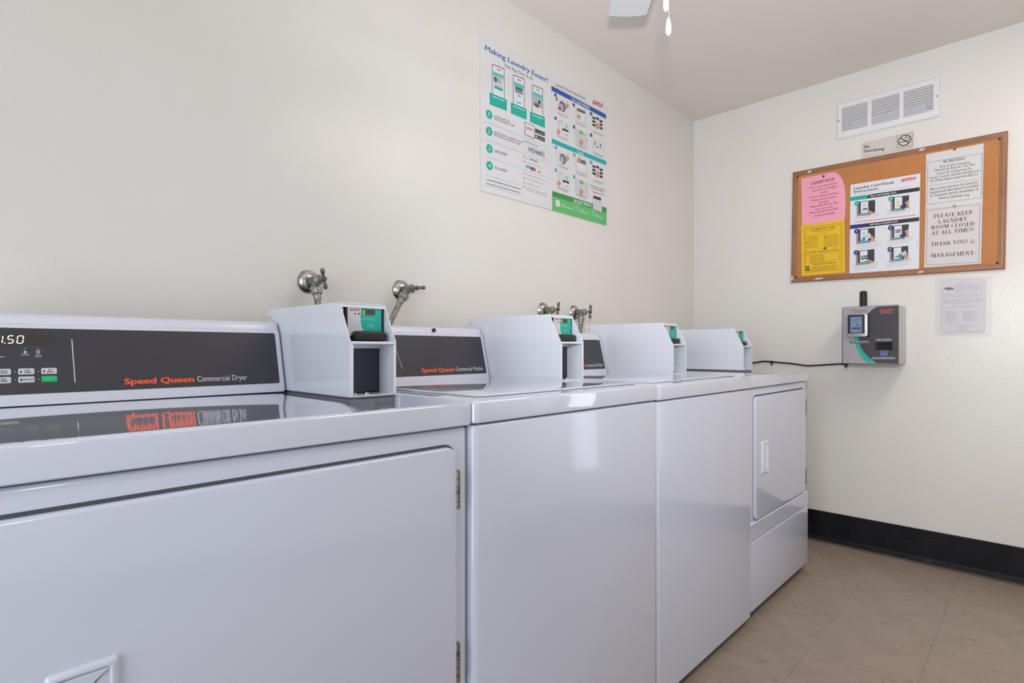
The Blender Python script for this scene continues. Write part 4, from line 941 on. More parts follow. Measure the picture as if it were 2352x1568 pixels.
# ------------------------------------------------------------------ laundry machines
SL = (.2405, .9707)                              # slope of the control fascia (y, z)
def machine(kind, x0, W, yf, dz, label, group, txt, hx=.116):
    t = thing('tumble_dryer' if kind == 'dryer' else 'washing_machine', label, kind, (x0, yf, 0), group)
    D = .70; zt = (.9165 if kind == 'washer' else .9125)+dz; c0 = .003 if kind == 'washer' else .009
    bm = bmesh.new(); slab(bm, .0015, W-.0015, c0, D, .030, .8695+dz, r=.013, top=.007, n=5); obj('cabinet', bm, M['enamel'], t, True)
    obj('top_gap_shade', box(.006, W-.006, c0+.006, D-.01, .8690+dz, .8735+dz), M['gap'], t)  # dark filler, its colour stands in for the shade under the top panel
    bm = bmesh.new()
    if kind == 'washer': slab(bm, .0005, W-.0005, 0, D, .8727+dz, zt, r=.015, top=.0075, bot=.003, n=6, seg=5)
    else:   # dished sheet-metal top with a raised front rim
        e, r_ = .9166+dz, .0065
        pf = [(D, .8727+dz), (.002, .8727+dz), (0, .8747+dz)]+[(r_-r_*math.cos(a), e-r_+r_*math.sin(a)) for a in [k*PI/2/5 for k in range(6)]]
        pf += [(.010+.19*k/14, zt+(e-zt)*(1-k/14)**2) for k in range(15)]+[(D, zt)]
        F = prism(bm, pf, .0005, W-.0005, 'x'); es = [q_ for f_ in F if len(f_.verts) > 4 for q_ in f_.edges]
        bmesh.ops.bevel(bm, geom=list(set(es)), offset=.005, segments=4, affect='EDGES', profile=.5); recalc(bm)
    obj('top_panel', bm, M['deck'], t, True)
    ftm = None
    for fx in (.05, W-.05):
        for fy in (.07, D-.07):
            if ftm is None:
                bm = bmesh.new(); lathe(bm, [(.001,0),(.02,0),(.022,.004),(.016,.014),(.009,.016),(.009,.036),(.001,.036)], (0,0,.0), (0,0,1), 14); f = obj('foot', bm, M['black'], t, True); ftm = f.data
            else: f = bpy.data.objects.new('foot', ftm); COL.objects.link(f); f.parent = t
            f.location = (fx, fy, 0)
    if kind == 'washer':
        obj('kick_strip', box(.004, W-.004, .02, .03, .012, .034), M['black'], t)
        out_ = rr(.052, W-.022, .046, .53, .03, 5, (1,1,0,1)); cut = []
        for p in out_:
            if p == (W-.022, .53): cut += [(W-.022, .252), (W-.128, .252), (W-.128, .53)]
            else: cut.append(p)
        bm = bmesh.new(); prism(bm, cut, zt+.0007, zt+.0055, 'z', .0024, 3); obj('lid', bm, M['deck'], t, True)
        bm = bmesh.new(); prism(bm, [((p[0]-.3)*.985+.3, (p[1]-.25)*.97+.25) for p in cut], zt-.001, zt+.002, 'z'); obj('lid_seal', bm, M['plastic'], t)
    else:
        # recessed upper front with a hinged door, protruding access panel below
        xd0, xd1, zd0, zd1 = (.040 if x0 < -3 else .050), W-.036, .368, .8365
        bm = bmesh.new(); slab(bm, xd0-.001, xd1+.001, zd0-.003, zd1+.0050, .0, .0008, r=.026, top=.0002, seg=1, xf=lambda p: (p[0], c0-p[2], p[1])); obj('door_gap_shade', bm, M['gap'], t)  # dark plate: shade of the gap round the door, put into its colour
        bm = bmesh.new(); slab(bm, xd0, xd1, zd0, zd1, .0008, .0105, r=.024, top=.0055, n=7, xf=lambda p: (p[0], c0-p[2], p[1])); door = obj('door', bm, M['enamel'], t, True)
        hx0, hx1, hz0, hz1 = hx, hx+.068, .535, .660
        bm = bmesh.new(); lp = []
        for ins, d, r in ((0,.0100,.005),(.0015,.0138,.005),(.0045,.0158,.005),(.0075,.0158,.0045),(.0095,.0138,.004)):
            lp.append([(x, c0-d, z) for x, z in rr(hx0+ins, hx1-ins, hz0+ins, hz1-ins, r, 4)])
        lp.append([(x, c0-.0118, z) for x, z in rr(hx0+.0097, hx1-.0097, hz0+.0097, hz1-.0097, .004, 4)])
        loft(bm, lp, cap0=True, cap1=True); recalc(bm); obj('handle', bm, M['enamel' if x0 < -3 else 'plastic'], door, True)
        zm, zr = (hz0+hz1)/2, (hz1-hz0)/2-.0115
        cv = [(hx0+.030+.028*abs(s)**3.2+.002*abs(s), zm+zr*s) for s in [-1+2*q_/20 for q_ in range(21)]]
        bm = bmesh.new(); prism(bm, [(x, c0-.0117, z) and (x, z) for x, z in cv]+[(hx0+.0105, hz1-.0115), (hx0+.0105, hz0+.0115)], -(c0-.0117), -(c0-.0142), 'z', .0008, 1)
        for v_ in bm.verts: v_.co = (v_.co.x, -v_.co.z, v_.co.y)
        recalc(bm); obj('grip_bar', bm, M['enamel' if x0 < -3 else 'plastic'], door, True)
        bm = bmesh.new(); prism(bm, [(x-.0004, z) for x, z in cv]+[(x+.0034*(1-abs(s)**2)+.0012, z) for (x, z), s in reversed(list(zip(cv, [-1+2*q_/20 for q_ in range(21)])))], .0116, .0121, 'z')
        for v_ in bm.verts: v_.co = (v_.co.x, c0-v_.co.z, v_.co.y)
        recalc(bm); obj('grip_shade', bm, M['gap'], door)  # dark sliver: shade at the pocket edge put into its colour
        for z0 in (.720, .398):
            bm = bmesh.new()
            for k in range(5): lathe(bm, [(.001,0),(.0046,.0004),(.0046,.0134),(.001,.0138)], (W-.0335, c0-.0075, z0+k*.0142), (0,0,1), 10)
            add_box(bm, W-.033, W-.0285, c0-.0062, c0+.0005, z0, z0+.071); obj('hinge', bm, M['hinge'], t, True)
        bm = bmesh.new(); prism(bm, [(.0, .2995), (.0, .3605), (.0025, .3635), (c0-.0005, .3645), (c0+.02, .3645), (c0+.02, .2995)], .001, W-.001, 'x', .0012, 1); recalc(bm); obj('front_trim', bm, M['enamel'], t)
        bm = bmesh.new(); prism(bm, [(.0, .034), (.0, .2965), (c0+.02, .2965), (c0+.02, .034)], .001, W-.001, 'x', .005, 4); recalc(bm); obj('access_panel', bm, M['enamel'], t, True)
        obj('panel_seam', box(.004, W-.004, .004, c0+.018, .294, .301), M['gap'], t)
        obj('kick_strip', box(.004, W-.004, .018, .03, .014, .036), M['black'], t)
    # control hood
    cw = W-.117; oy = lambda wy: wy-yf
    ya = oy(-.2437)
    obj('hood_gap_shade', box(.012, cw-.006, ya+.006, oy(-.10), zt-.001, zt+.0055), M['gap'], t)  # dark filler coloured as the shade below the hood
    zb = .9188+dz if kind == 'washer' else .9143+dz
    def onface(x, s, d): return (x, ya+SL[0]*s-SL[1]*d, zb+SL[1]*s+SL[0]*d)
    zo = zb; zb = .9215+dz; kb = (zo-zb)/SL[1]
    k = [(ya+SL[0]*kb, zo), (ya+SL[0]*.143, zb+SL[1]*.143)]
    y1, z1 = k[1]
    k += [(y1+.0020, z1+.0018), (y1+.0052, z1+.0036), (y1+.0072, z1+.0060), (y1+.0084, z1+.0095), (y1+.0094, z1+.014), (y1+.012, z1+.0195), (y1+.0175, z1+.0230), (y1+.0255, z1+.024), (oy(-.115), z1+.024), (oy(-.102), z1+.016), (oy(-.10), z1), (oy(-.10), zo)]
    bm = bmesh.new(); F = prism(bm, k, .004, cw, 'x'); es = [e for f in F if len(f.verts) > 4 for e in f.edges]
    bmesh.ops.bevel(bm, geom=list(set(es)), offset=.009, segments=5, affect='EDGES', profile=.5); recalc(bm); obj('control_hood', bm, M['plastic'], t, True)
    fx0, fx1, s0, s1 = .020, cw-.0145, .0135, .1385
    bm = bmesh.new(); slab(bm, fx0, fx1, s0, s1, -.0005, .0009, r=.004, top=.0004, seg=1, n=3, xf=lambda p: onface(*p)); fa = obj('control_fascia', bm, M['fascia'], t)
    R = Matrix(((1,0,0,0),(0,SL[0],-SL[1],ya),(0,SL[1],SL[0],zb),(0,0,0,1)))
    tx1 = (-2.7725-x0 if x0 < -3 else W-.158) if kind == 'dryer' else .546; tl = .1055 if kind == 'dryer' else .1185; sq = .128
    def onp(name, ops, z0=.0011):
        o = printed(name, ops, t, z0=z0); o.matrix_local = R; return o
    onp('brand_lettering', [('T','orange2','Speed Queen',(tx1-tl-.0055-sq,.0245),(tx1-tl-.0055,.0245),.0124,'B')])
    onp('name_lettering', [('T','white',txt,(tx1-tl,.0245),(tx1,.0245),.0124,'')])
    onp('small_print', [('G','greyd',(fx1-.016,.018),(fx1-.003,.018),.0014)])
    FX = -3.256-x0 if x0 < -3 else .034
    if kind == 'dryer':
        dd = [shift(op, FX, .0128) for op in DES['dryfascia']]
        onp('divider_line', dd[:1]); [onp('panel_symbol', [q_]) for q_ in dd[1:]]
        onp('display_window', [('P','disp2',[(x_+FX, y_) for x_, y_ in ((.058,.1045),(.1375,.1055),(.1375,.1265),(.058,.1255))])])
        bl_ = [('HIGH','TEMP'),('LOW','TEMP'),('NO','HEAT'),('MED','TEMP'),('DELICATE',),('START',)]
    else: onp('divider_line', [('P','silver',[(.2135,.094),(.2150,.094),(.2285,.036),(.2270,.036)])])
    if kind == 'dryer':
        zz = []
        for i in range(6):
            bx = FX+.0524+.0322*(i % 3); by = .0498 if i < 3 else .0346
            bm = bmesh.new(); slab(bm, bx, bx+.0228, by, by+.0116, .0009, .0024, r=.0022, top=.0006, seg=2, n=3, xf=lambda p: onface(*p))
            b_ = obj('button', bm, pm('silver') if i < 5 else pm('startgreen'), t, True)
            if i == 5: b_['label'] = 'green start button'
            for j, wd in enumerate(bl_[i]):
                ww = min(.0025*len(wd), .0165); y_ = by+(.0064 if j == 0 and len(bl_[i]) == 2 else .0024 if len(bl_[i]) == 2 else .0046)
                zz.append(('T','ink' if i < 5 else 'aqual',wd,(bx+.0128-ww/2,y_),(bx+.0128+ww/2,y_),.0026,'b'))
            if i < 5: zz.append(('D','ink',(bx+.0038,by+.0052),.0010,.0024))
        o = printed('button_lettering', zz, t, z0=.0026); o.matrix_local = R
        # lit digits 1.50
        V, Fc = [], []
        def sg(x, y, wd, h, which):
            sl_ = .12
            segs = {'a': (x,y+h,x+wd,y+h), 'b': (x+wd,y+h/2,x+wd,y+h), 'c': (x+wd,y,x+wd,y+h/2), 'd': (x,y,x+wd,y), 'e': (x,y,x,y+h/2), 'f': (x,y+h/2,x,y+h), 'g': (x,y+h/2,x+wd,y+h/2)}
            for c in which:
                a = segs[c]; m_ = .12
                p = seg(a[0]+(a[2]-a[0])*m_, a[1]+(a[3]-a[1])*m_, a[2]-(a[2]-a[0])*m_, a[3]-(a[3]-a[1])*m_, .0013); b = len(V)
                V.extend([(px_+(py_-y)*sl_, py_, 0) for px_, py_ in p]); Fc.append((b,b+1,b+2,b+3))
        sg(FX+.0560,.109,.0078,.0140,'bc'); sg(FX+.0710,.109,.0074,.0140,'afgcd'); sg(FX+.0838,.109,.0080,.0140,'abcdef')
        b = len(V); V.extend([(FX+.0668,.1083,0),(FX+.0682,.1083,0),(FX+.0682,.1097,0),(FX+.0668,.1097,0)]); Fc.append((b,b+1,b+2,b+3))
        o = obj('display_digits', (V, Fc), M['led'], t); o.matrix_local = R @ Matrix.Translation((0,0,.0022))
    else:
        bm = bmesh.new(); lathe(bm, [(.001,.0065),(.0045,.0062),(.0062,.0045),(.0066,0),(.001,0)], (.368, y1+.0088, z1+.0135), (0,-.95,.2), 14); obj('plug_button', bm, M['black'], t, True)
    return t
PC['orange2'] = (252,92,46); PC['disp2'] = (54,46,44); PC['startgreen'] = (0,186,104)
M['label_silver'] = mat('worn_foil_label', (176,172,164), .3, metal=.4)
M['led'] = mat('lit_led_segments', (255,244,246), .4, emit=2.2)
M['led_amber'] = mat('lit_amber_segments', (250,214,120), .4, emit=.9)
M['led_off'] = mat('unlit_segments', (128,120,112), .5)
def shift(op, dx, dy):
    sh = lambda p: (p[0]+dx, p[1]+dy)
    k = op[0]
    if k == 'P': return (k, op[1], [sh(p) for p in op[2]])
    if k == 'T': return (k, op[1], op[2], sh(op[3]), sh(op[4]))+tuple(op[5:])
    if k in 'DO': return (k, op[1], sh(op[2]))+tuple(op[3:])
    if k == 'L': return (k, op[1], op[2], [sh(p) for p in op[3]])
    return (k, op[1], sh(op[2]), sh(op[3]), op[4])
machine('dryer', -3.306, .740, -.792, 0, 'white dryer nearest the camera, with a lit price display and green start button', 'row of white coin laundry machines', 'Commercial Dryer')
machine('washer', -2.566, .690, -.800, .0020, 'white washer between the nearest dryer and another washer, its red lettering in full view', 'row of white coin laundry machines', 'Commercial Washer')
machine('washer', -1.8755, .689, -.800, -.0003, 'white washer third in the row, between another washer and the far dryer', 'row of white coin laundry machines', 'Commercial Washer')
machine('dryer', -1.186, .697, -.792, -.0010, 'white dryer at the far end of the row by the bulletin board wall', 'row of white coin laundry machines', 'Commercial Dryer', .108)

_d = bpy.data.objects['tumble_dryer']; obj('deck_label', box(.02, .115, .255, .290, .9123, .9129), M['label_silver'], _d)
# ------------------------------------------------------------------ payment boxes on the machines
def paybox():
    t = thing('payment_box', '', 'payment box', group='white card payment boxes on the machines')
    w_, T_ = .113, .0022; side = [(0, .002), (0, .119), (.043, .2005), (.418, .204), (.418, .002)]
    bm = bmesh.new()
    prism(bm, side, 0, T_, 'x'); prism(bm, side, w_-T_, w_, 'x')
    prism(bm, [(.041, .2005), (.043, .2025), (.418, .2055), (.418, .203), (.044, .2)], .0003, w_-.0003, 'x')
    prism(bm, [(.0395, .193), (.0435, .2005), (.0455, .2), (.0415, .1925)], T_, w_-T_, 'x')
    add_box(bm, T_, w_-T_, .002, .418, .002, .0045); add_box(bm, T_, w_-T_, .4155, .418, .0045, .2)
    add_box(bm, T_, T_+.006, .0005, .0022, .0045, .112); add_box(bm, w_-T_-.004, w_-T_, .0005, .0022, .0045, .112)
    recalc(bm); obj('housing', bm, M['housing'], t)
    obj('mounting_gasket', box(.004, w_-.004, .004, .414, -.0018, .0028), M['rubber'], t)
    bm = bmesh.new(); add_box(bm, T_, w_-T_, .0, .075, .1165, .119, .0006, 1); add_box(bm, T_, w_-T_, .0, .0022, .1135, .1165); add_box(bm, T_, w_-T_, .062, .066, .104, .1165); obj('shelf', bm, M['housing'], t)
    bm = bmesh.new(); add_box(bm, T_+.001, w_-T_-.001, .062, .066, .0065, .104, .001, 1); obj('coin_vault_door', bm, M['vault'], t)
    bm = bmesh.new()
    for z in (.024, .05, .073, .093, .10):
        for y in (.016, .040): lathe(bm, [(.0018,0),(.0012,.0008),(.0002,.001)], (w_-T_, y, z), (-1,0,0), 8)
    add_box(bm, w_-T_-.0012, w_-T_, .004, .056, .036, .0375); obj('rivets', bm, M['housing'], t)
    for x in (.0195, .0485):
        bm = bmesh.new(); lathe(bm, [(.0078,0),(.0078,.0012),(.0058,.0016),(.0056,.0042),(.0038,.006),(.0002,.0068)], (x, .016, .0045), (0,0,1), 14); obj('bolt', bm, M['chrome'], t, True)
    bm = bmesh.new(); add_box(bm, .0118, .1095, .0425, .17, .1205, .1945, .003, 2); rd = obj('card_reader', bm, M['blackgloss'], t, True)
    obj('edge_trim', box(.0066, .0092, .044, .052, .121, .193), M['vent'], t)
    bm = bmesh.new(); slab(bm, .0255, .1045, .1215, .1418, .0, .021, r=.011, top=.005, n=5, seg=4, xf=lambda p: (p[0], .041-p[2], p[1]), corners=(.2,.2,1,1)); obj('reader_scoop', bm, M['black'], t, True)
    ops = [shift(o, .113, 0) for o in DES['reader']]
    fp = printed('reader_faceplate', ops, t, z0=.0004, dz=2e-5); fp.matrix_local = Matrix.Translation((0, .0425, 0)) @ LEFTW
    d = next(o for o in ops if o[1] == 'disp')[2]; x0, y0 = d[0][0], min(d[2][1], d[3][1])+.0016; x1 = d[1][0]; h = d[0][1]-y0-.0022
    V, F, MI = [], [], []
    for i in range(4):
        bx = x0+.0016+i*(x1-x0-.002)/4; wd = (x1-x0)/4*.55
        for c, a in {'a': (0,h,wd,h), 'b': (wd,h/2,wd,h), 'c': (wd,0,wd,h/2), 'd': (0,0,wd,0), 'e': (0,0,0,h/2), 'f': (0,h/2,0,h), 'g': (0,h/2,wd,h/2)}.items():
            p = seg(bx+a[0], y0+a[1], bx+a[2], y0+a[3], .0009); b = len(V); V.extend([(q[0], q[1], 0) for q in p]); F.append((b,b+1,b+2,b+3)); MI.append(1 if (i == 0 and c != 'g') else 0)
    o = obj('reader_display', (V, F), [M['led_off'], M['led_amber']], t); o.matrix_local = Matrix.Translation((0, .0415, 0)) @ LEFTW
    for p, i in zip(o.data.polygons, MI): p.material_index = i
    bm = bmesh.new(); add_box(bm, -.0006, 0, .392, .410, .181, .189); obj('sticker', bm, pm('pale'), t)
    return t
def copy_tree(o, parent=None):
    c = o.copy(); COL.objects.link(c); c.parent = parent
    for ch in list(o.children): copy_tree(ch, c)
    return c
pb = paybox()
for i, (xr, z, lab) in enumerate(((-2.566, .9145, 'white card payment box on the nearest dryer, its open lower bay facing the room'), (-1.8735, .9205, 'white card payment box on the washer with the full red lettering'),
      (-1.1845, .9182, 'white card payment box on the second washer, third from the camera'), (-.489, .9135, 'white card payment box on the far dryer beside the end wall'))):
    o = pb if i == 0 else copy_tree(pb); o.location = (xr-.113, -.54, z); o['label'] = lab

# ------------------------------------------------------------------ water valves and hoses
def valve(x, z, L, ang, out_d, tilt, label, esc='chrome'):
    """L: reach of the stem; ang: turn of the T handle; out_d: direction of the outlet"""
    t = thing('water_valve', label, 'valve', (x, 0, z), 'old water valves on the left wall')
    A = Vector((0, -1, 0))
    bm = bmesh.new(); lathe(bm, [(.001,0),(.0345,0),(.035,.002),(.0325,.006),(.027,.012),(.020,.0165),(.0125,.018),(.0125,.012),(.001,.012)], (0,0,0), A, 28); recalc(bm); obj('escutcheon', bm, M[esc], t, True)
    k = L/.095
    bm = bmesh.new(); lathe(bm, [(.001,.008),(.0095,.010),(.0095,.022*k),(.0135,.024*k),(.0140,.030*k),(.0125,.034*k),(.0130,.046*k),(.0125,.056*k),(.0145,.058*k),(.0145,.066*k),(.0095,.070*k),(.006,.073*k),(.0045,.078*k),(.0045,.094*k),(.001,.094*k)], (0,0,0), A, 16)
    o = Vector((0, -.043*k, 0)); d = Vector(out_d).normalized()
    lathe(bm, [(.001,.0),(.0105,.002),(.0100,.018),(.0118,.020),(.0118,.026),(.001,.026)], o, d, 16); recalc(bm); obj('valve_body', bm, M['patina'], t, True)
    bm = bmesh.new(); lathe(bm, [(.009,.022),(.0155,.0225),(.0165,.024),(.0165,.034),(.0150,.037),(.0150,.042),(.0125,.0435),(.0085,.0435),(.0085,.022)], o, d, 18); recalc(bm); obj('hose_coupling', bm, M['zinc'], t, True)
    c = Vector((0, -L, 0)); u = Vector((math.sin(ang), 0, math.cos(ang))); u = (u + Vector((0, tilt, 0))).normalized()
    bm = bmesh.new(); lathe(bm, [(.001,-.007),(.0065,-.007),(.0075,-.003),(.0075,.004),(.006,.006),(.001,.006)], c, A, 14)
    for s in (1, -1): lathe(bm, [(.003,.003),(.0036,.008),(.0048,.014),(.0064,.020),(.0066,.025),(.0048,.0295),(.001,.0315)], c, u*s, 12)
    recalc(bm); obj('handle', bm, M['handle'], t, True)
    bm = bmesh.new(); lathe(bm, [(.0042,.005),(.0042,.0078),(.003,.009),(.0005,.0092)], c, A, 12); obj('handle_screw', bm, M['copper'], t, True)
    return Vector((x, 0, z))+o+d*.040, d
def hose(p, d, path, label):
    bm = bmesh.new(); pts = smoothpath([p-d*.01, p+d*.012, *path], 7)
    tube(bm, pts, .0092, 12); recalc(bm); o = obj('supply_hose', bm, M['braid'], None, True); tag(o, label, 'hose', 'braided water supply hoses')
    bm = bmesh.new(); lathe(bm, [(.0108,-.004),(.0112,.0),(.0112,.018),(.0100,.020),(.0092,.020)], p, d, 14); recalc(bm); obj('ferrule', bm, M['zinc'], o, True)
a = valve(-2.510, 1.2175, .097, -.33, (0,-.28,-1), -.25, 'corroded water valve above the nearest payment box, rusty orange handle screw')
hose(*a, [(-2.508,-.062,1.09),(-2.50,-.050,.98),(-2.47,-.050,.80),(-2.44,-.055,.55)], 'short braided hose hanging below the valve behind the nearest payment box')
a = valve(-2.1814, 1.218, .092, 1.45, (-.60,-.03,-.80), -.1, 'corroded water valve with its handle turned sideways, over the first washer')
hose(*a, [(-2.262,-.052,1.10),(-2.305,-.052,1.03),(-2.35,-.05,.93),(-2.38,-.05,.75),(-2.38,-.055,.55)], 'braided hose slanting down left from the sideways handled valve')
a = valve(-1.4427, 1.1865, .085, .06, (.05,-.1,-1), -.1, 'corroded water valve just above the second payment box, third along the wall')
a = valve(-1.2227, 1.187, .094, .03, (-.06,-.02,-1), -.05, 'corroded water valve farthest along the wall, to the right of its neighbour')
hose(*a, [(-1.236,-.046,1.085),(-1.243,-.046,1.04),(-1.235,-.05,.95),(-1.225,-.05,.75),(-1.225,-.055,.55)], 'braided hose below the farthest water valve')

# ------------------------------------------------------------------ posters on the left wall
def sheet(name, key, label, cat, basis, loc, th=.0006, group=None, curl=None):
    ops = DES[key]; b = sheet_bm(ops[0][2], th, curl)
    o = obj(name, b, pm(ops[0][1])); o.matrix_basis = Matrix.Translation(loc) @ basis; tag(o, label, cat, group)
    printed('print', ops[1:], o, z0=th/2+.0002, curl=curl); return o
sheet('poster', 'A', 'white laundry app poster with a large blue title and three phone pictures', 'poster', LEFTW, (-2.0, -.003, 2.0), .0025)
sheet('poster', 'B', 'white poster of picture instructions with blue, teal and green bands', 'poster', LEFTW, (-2.0, -.003, 2.0), .0025)
# ------------------------------------------------------------------ grille, sign, board and notices on the end wall
v = thing('vent_grille', 'white louvred vent grille high on the end wall above the bulletin board', 'vent', (0, -1.0, 2.2), basis=ENDW)
xs = [(-.1827, -.0683), (-.0501, .0658), (.0826, .1993)]; ya, yb = -.0535, .0700; ox0, ox1, oy0, oy1 = -.2073, .2262, -.0880, .1030
bm = bmesh.new(); zf = .009
loops = []
for ins, z in ((0, .0003), (.0, .003), (.006, zf), (.012, zf)): loops.append([(x, y, z) for x, y in rr(ox0+ins, ox1-ins, oy0+ins, oy1-ins, .002, 2)])
loft(bm, loops, cap0=False, cap1=False)
i_ = .012
add_box(bm, ox0+i_, ox1-i_, yb, oy1-i_, .002, zf); add_box(bm, ox0+i_, ox1-i_, oy0+i_, ya, .002, zf)
for a, b in ((ox0+i_, xs[0][0]), (xs[0][1], xs[1][0]), (xs[1][1], xs[2][0]), (xs[2][1], ox1-i_)): add_box(bm, a, b, ya, yb, .002, zf)
obj('grille_frame', bm, M['vent'], v)
obj('duct_opening', box(ox0+.01, ox1-.01, oy0+.01, oy1-.01, .0002, .0016), M['ventdark'], v)
n = 10; pit = (yb-ya)/n
for a, b in xs:
    bm = bmesh.new(); prism(bm, [(.0125, -.0038), (.0131, -.0030), (.0034, .0050), (.0027, .0042)], a-.0004, b+.0004, 'x'); recalc(bm)
    # profile is (y, z): turn it so z points out of the wall
    for vv in bm.verts: vv.co = (vv.co.x, -vv.co.z, vv.co.y-.0035)
    recalc(bm); me = None
    for j in range(n):
        if me is None: s_ = obj('slat', bm, M['vent'], v); me = s_.data
        else: s_ = bpy.data.objects.new('slat', me); COL.objects.link(s_); s_.parent = v
        s_.location = (0, ya+pit*(j+.5), 0)
for x in (-.1973, .2132):
    bm = bmesh.new(); lathe(bm, [(.0045,0),(.004,.0014),(.0002,.002)], (x, .009, zf), (0,0,1), 12); obj('screw', bm, M['zinc'], v, True)
for x0, x1, y0, y1 in ((-.139, -.0690, -.050, -.0140), (-.0490, .0650, -.052, -.0120), (.0835, .172, -.052, -.0060)):
    obj('pale_strip', box(x0, x1, y0, y1, .0098, .0101), M['pale_film'] if 'pale_film' in M else M.setdefault('pale_film', mat('pale_translucent_film', (226,230,242), .12, alpha=.45)), v)  # pale translucent strips laid over the lower slats
s_ = sheet('no_smoking_sign', 'nosmoke', 'beige no smoking sign strip with a pictogram above the bulletin board', 'sign', ENDW, (-.003, -1.0, 2.0), .002)
pic = DES['picto']; b = sheet_bm(pic[0], .002); p_ = obj('pictogram_plate', b, pm('sign'), s_); p_.location = (0, 0, .0021)
cx, cy = pic[1]; r_ = pic[2]
ops = [('L','ink',.0010,[pic[0][0],pic[0][1],pic[0][2],pic[0][3],pic[0][0]]), ('O','ink',(cx,cy),r_,.0042), ('L','ink',.0042,[(cx-r_*.68,cy+r_*.68),(cx+r_*.68,cy-r_*.68)]), ('L','ink',.0036,[(cx-r_*.66,cy-r_*.22),(cx+r_*.62,cy-r_*.12)]),
   ('L','ink',.0022,[(cx+r_*.62,cy-r_*.05),(cx+r_*.64,cy+r_*.2),(cx+r_*.45,cy+r_*.38),(cx+r_*.18,cy+r_*.32),(cx+r_*.05,cy+r_*.5),(cx+r_*.2,cy+r_*.66),(cx+r_*.38,cy+r_*.62)])]
printed('pictogram', ops, p_, z0=.0012)
bw, bh = .882, .607; TILT = ENDW @ Matrix.Rotation(-.0152, 4, 'Z')
bd = thing('bulletin_board', 'cork bulletin board in a brown frame, hung a little crooked', 'bulletin board', (0, -1.016, 1.680), basis=TILT)
obj('cork_panel', box(-bw/2+.01, bw/2-.01, -bh/2+.01, bh/2-.01, .001, .0104), M['cork'], bd)
fw = .026
for (ax, ay), (bx, by) in (((-1,1),(1,1)),((1,1),(1,-1)),((1,-1),(-1,-1)),((-1,-1),(-1,1))):
    o1, o2 = (ax*bw/2, ay*bh/2), (bx*bw/2, by*bh/2); i1, i2 = (ax*(bw/2-fw), ay*(bh/2-fw)), (bx*(bw/2-fw), by*(bh/2-fw))
    m1 = lambda o, i, k: (o[0]+(i[0]-o[0])*k, o[1]+(i[1]-o[1])*k)
    bm = bmesh.new(); rows = []
    for k, z in ((0,.0005),(0,.011),(.08,.0135),(.30,.0150),(.62,.0150),(.72,.0135),(.95,.0130),(1,.0115),(1,.0005)):
        rows.append([bm.verts.new((*m1(o1, i1, k), z)), bm.verts.new((*m1(o2, i2, k), z))])
    for r1, r2 in zip(rows, rows[1:]+rows[:1]): bm.faces.new((r1[0], r1[1], r2[1], r2[0]))
    bm.faces.new([r[0] for r in rows]); bm.faces.new([r[1] for r in rows][::-1]); recalc(bm); obj('frame_rail', bm, M['woodframe'], bd)
for x in (-1, 1):
    for y in (-1, 1):
        bm = bmesh.new(); lathe(bm, [(.0058,0),(.0058,.002),(.004,.0034),(.0003,.0038)], (x*(bw/2-.026), y*(bh/2-.029), .0104), (0,0,1), 12); obj('corner_screw', bm, M['black'], bd, True)
for x, y, rw, rh in ((.135,.292,.012,.006),(-.355,.289,.010,.007),(-.434,-.280,.006,.012),(-.30,-.291,.022,.005),(.14,-.318+.026,.012,.005)):
    bm = bmesh.new(); prism(bm, [(x-rw,y-rh*.8),(x-rw*.2,y-rh),(x+rw,y-rh*.5),(x+rw*.7,y+rh),(x-rw*.6,y+rh*.8)], .0150, .0156, 'z'); obj('tape_scrap', bm, pm('sign'), bd)
NB = 'notices pinned to the bulletin board'
cc = lambda x, y: .020*max(0., min(1., ((x+.212)+(y-.240))/.05))**2
sheet('pinned_notice', 'pink', 'pink laundry room rules sheet with a curling corner, upper left of the cork board', 'notice', ENDW, (-.0120, -1.0, 1.7), .0004, NB, curl=cc)
sheet('pinned_notice', 'yellow', 'yellow newsletter sheet below the pink one on the cork board', 'notice', ENDW, (-.0126, -1.0, 1.7), .0004, NB)
sheet('pinned_notice', 'card', 'large white sheet with six small photos in the middle of the cork board', 'notice', ENDW, (-.0122, -1.0, 1.7), .0005, NB)
sheet('pinned_notice', 'warn', 'white chemical warning sheet at the upper right of the cork board', 'notice', ENDW, (-.0120, -1.0, 1.7), .0004, NB)
sheet('pinned_notice', 'keep', 'white sheet asking to keep the room closed, below the warning sheet', 'notice', ENDW, (-.0126, -1.0, 1.7), .0004, NB)
for (y, z), m, lab in (((-.7329, 1.9351), 'black', 'dark push pin at the top of the pink sheet'), ((-1.2782, 1.9411), 'copper', 'brown push pin at the top of the warning sheet'), ((-1.2782, 1.6791), 'brass', 'brass push pin between the two white notices at the board right')):
    bm = bmesh.new(); lathe(bm, [(.0050,0),(.0055,.0012),(.0042,.0026),(.003,.0034),(.0034,.0056),(.0002,.0064)], (0,0,0), (0,0,1), 12); o = obj('push_pin', bm, M[m], None, True)
    o.matrix_basis = Matrix.Translation((-.0132, y, z)) @ ENDW; tag(o, lab, 'push pin', 'push pins in the bulletin board')
nt_ = DES['notice']; o = obj('wall_notice', sheet_bm(nt_[1][2], .0005), pm('paperv')); o.matrix_basis = Matrix.Translation((-.0022, -1.0, 1.7)) @ ENDW; tag(o, 'small print notice in a clear sleeve on the wall under the bulletin board', 'notice')
printed('print', nt_[2:], o, z0=.0005); f_ = obj('clear_sleeve', sheet_bm(nt_[0][2], .0003), M['film'], o); f_.location = (0, 0, .0018)

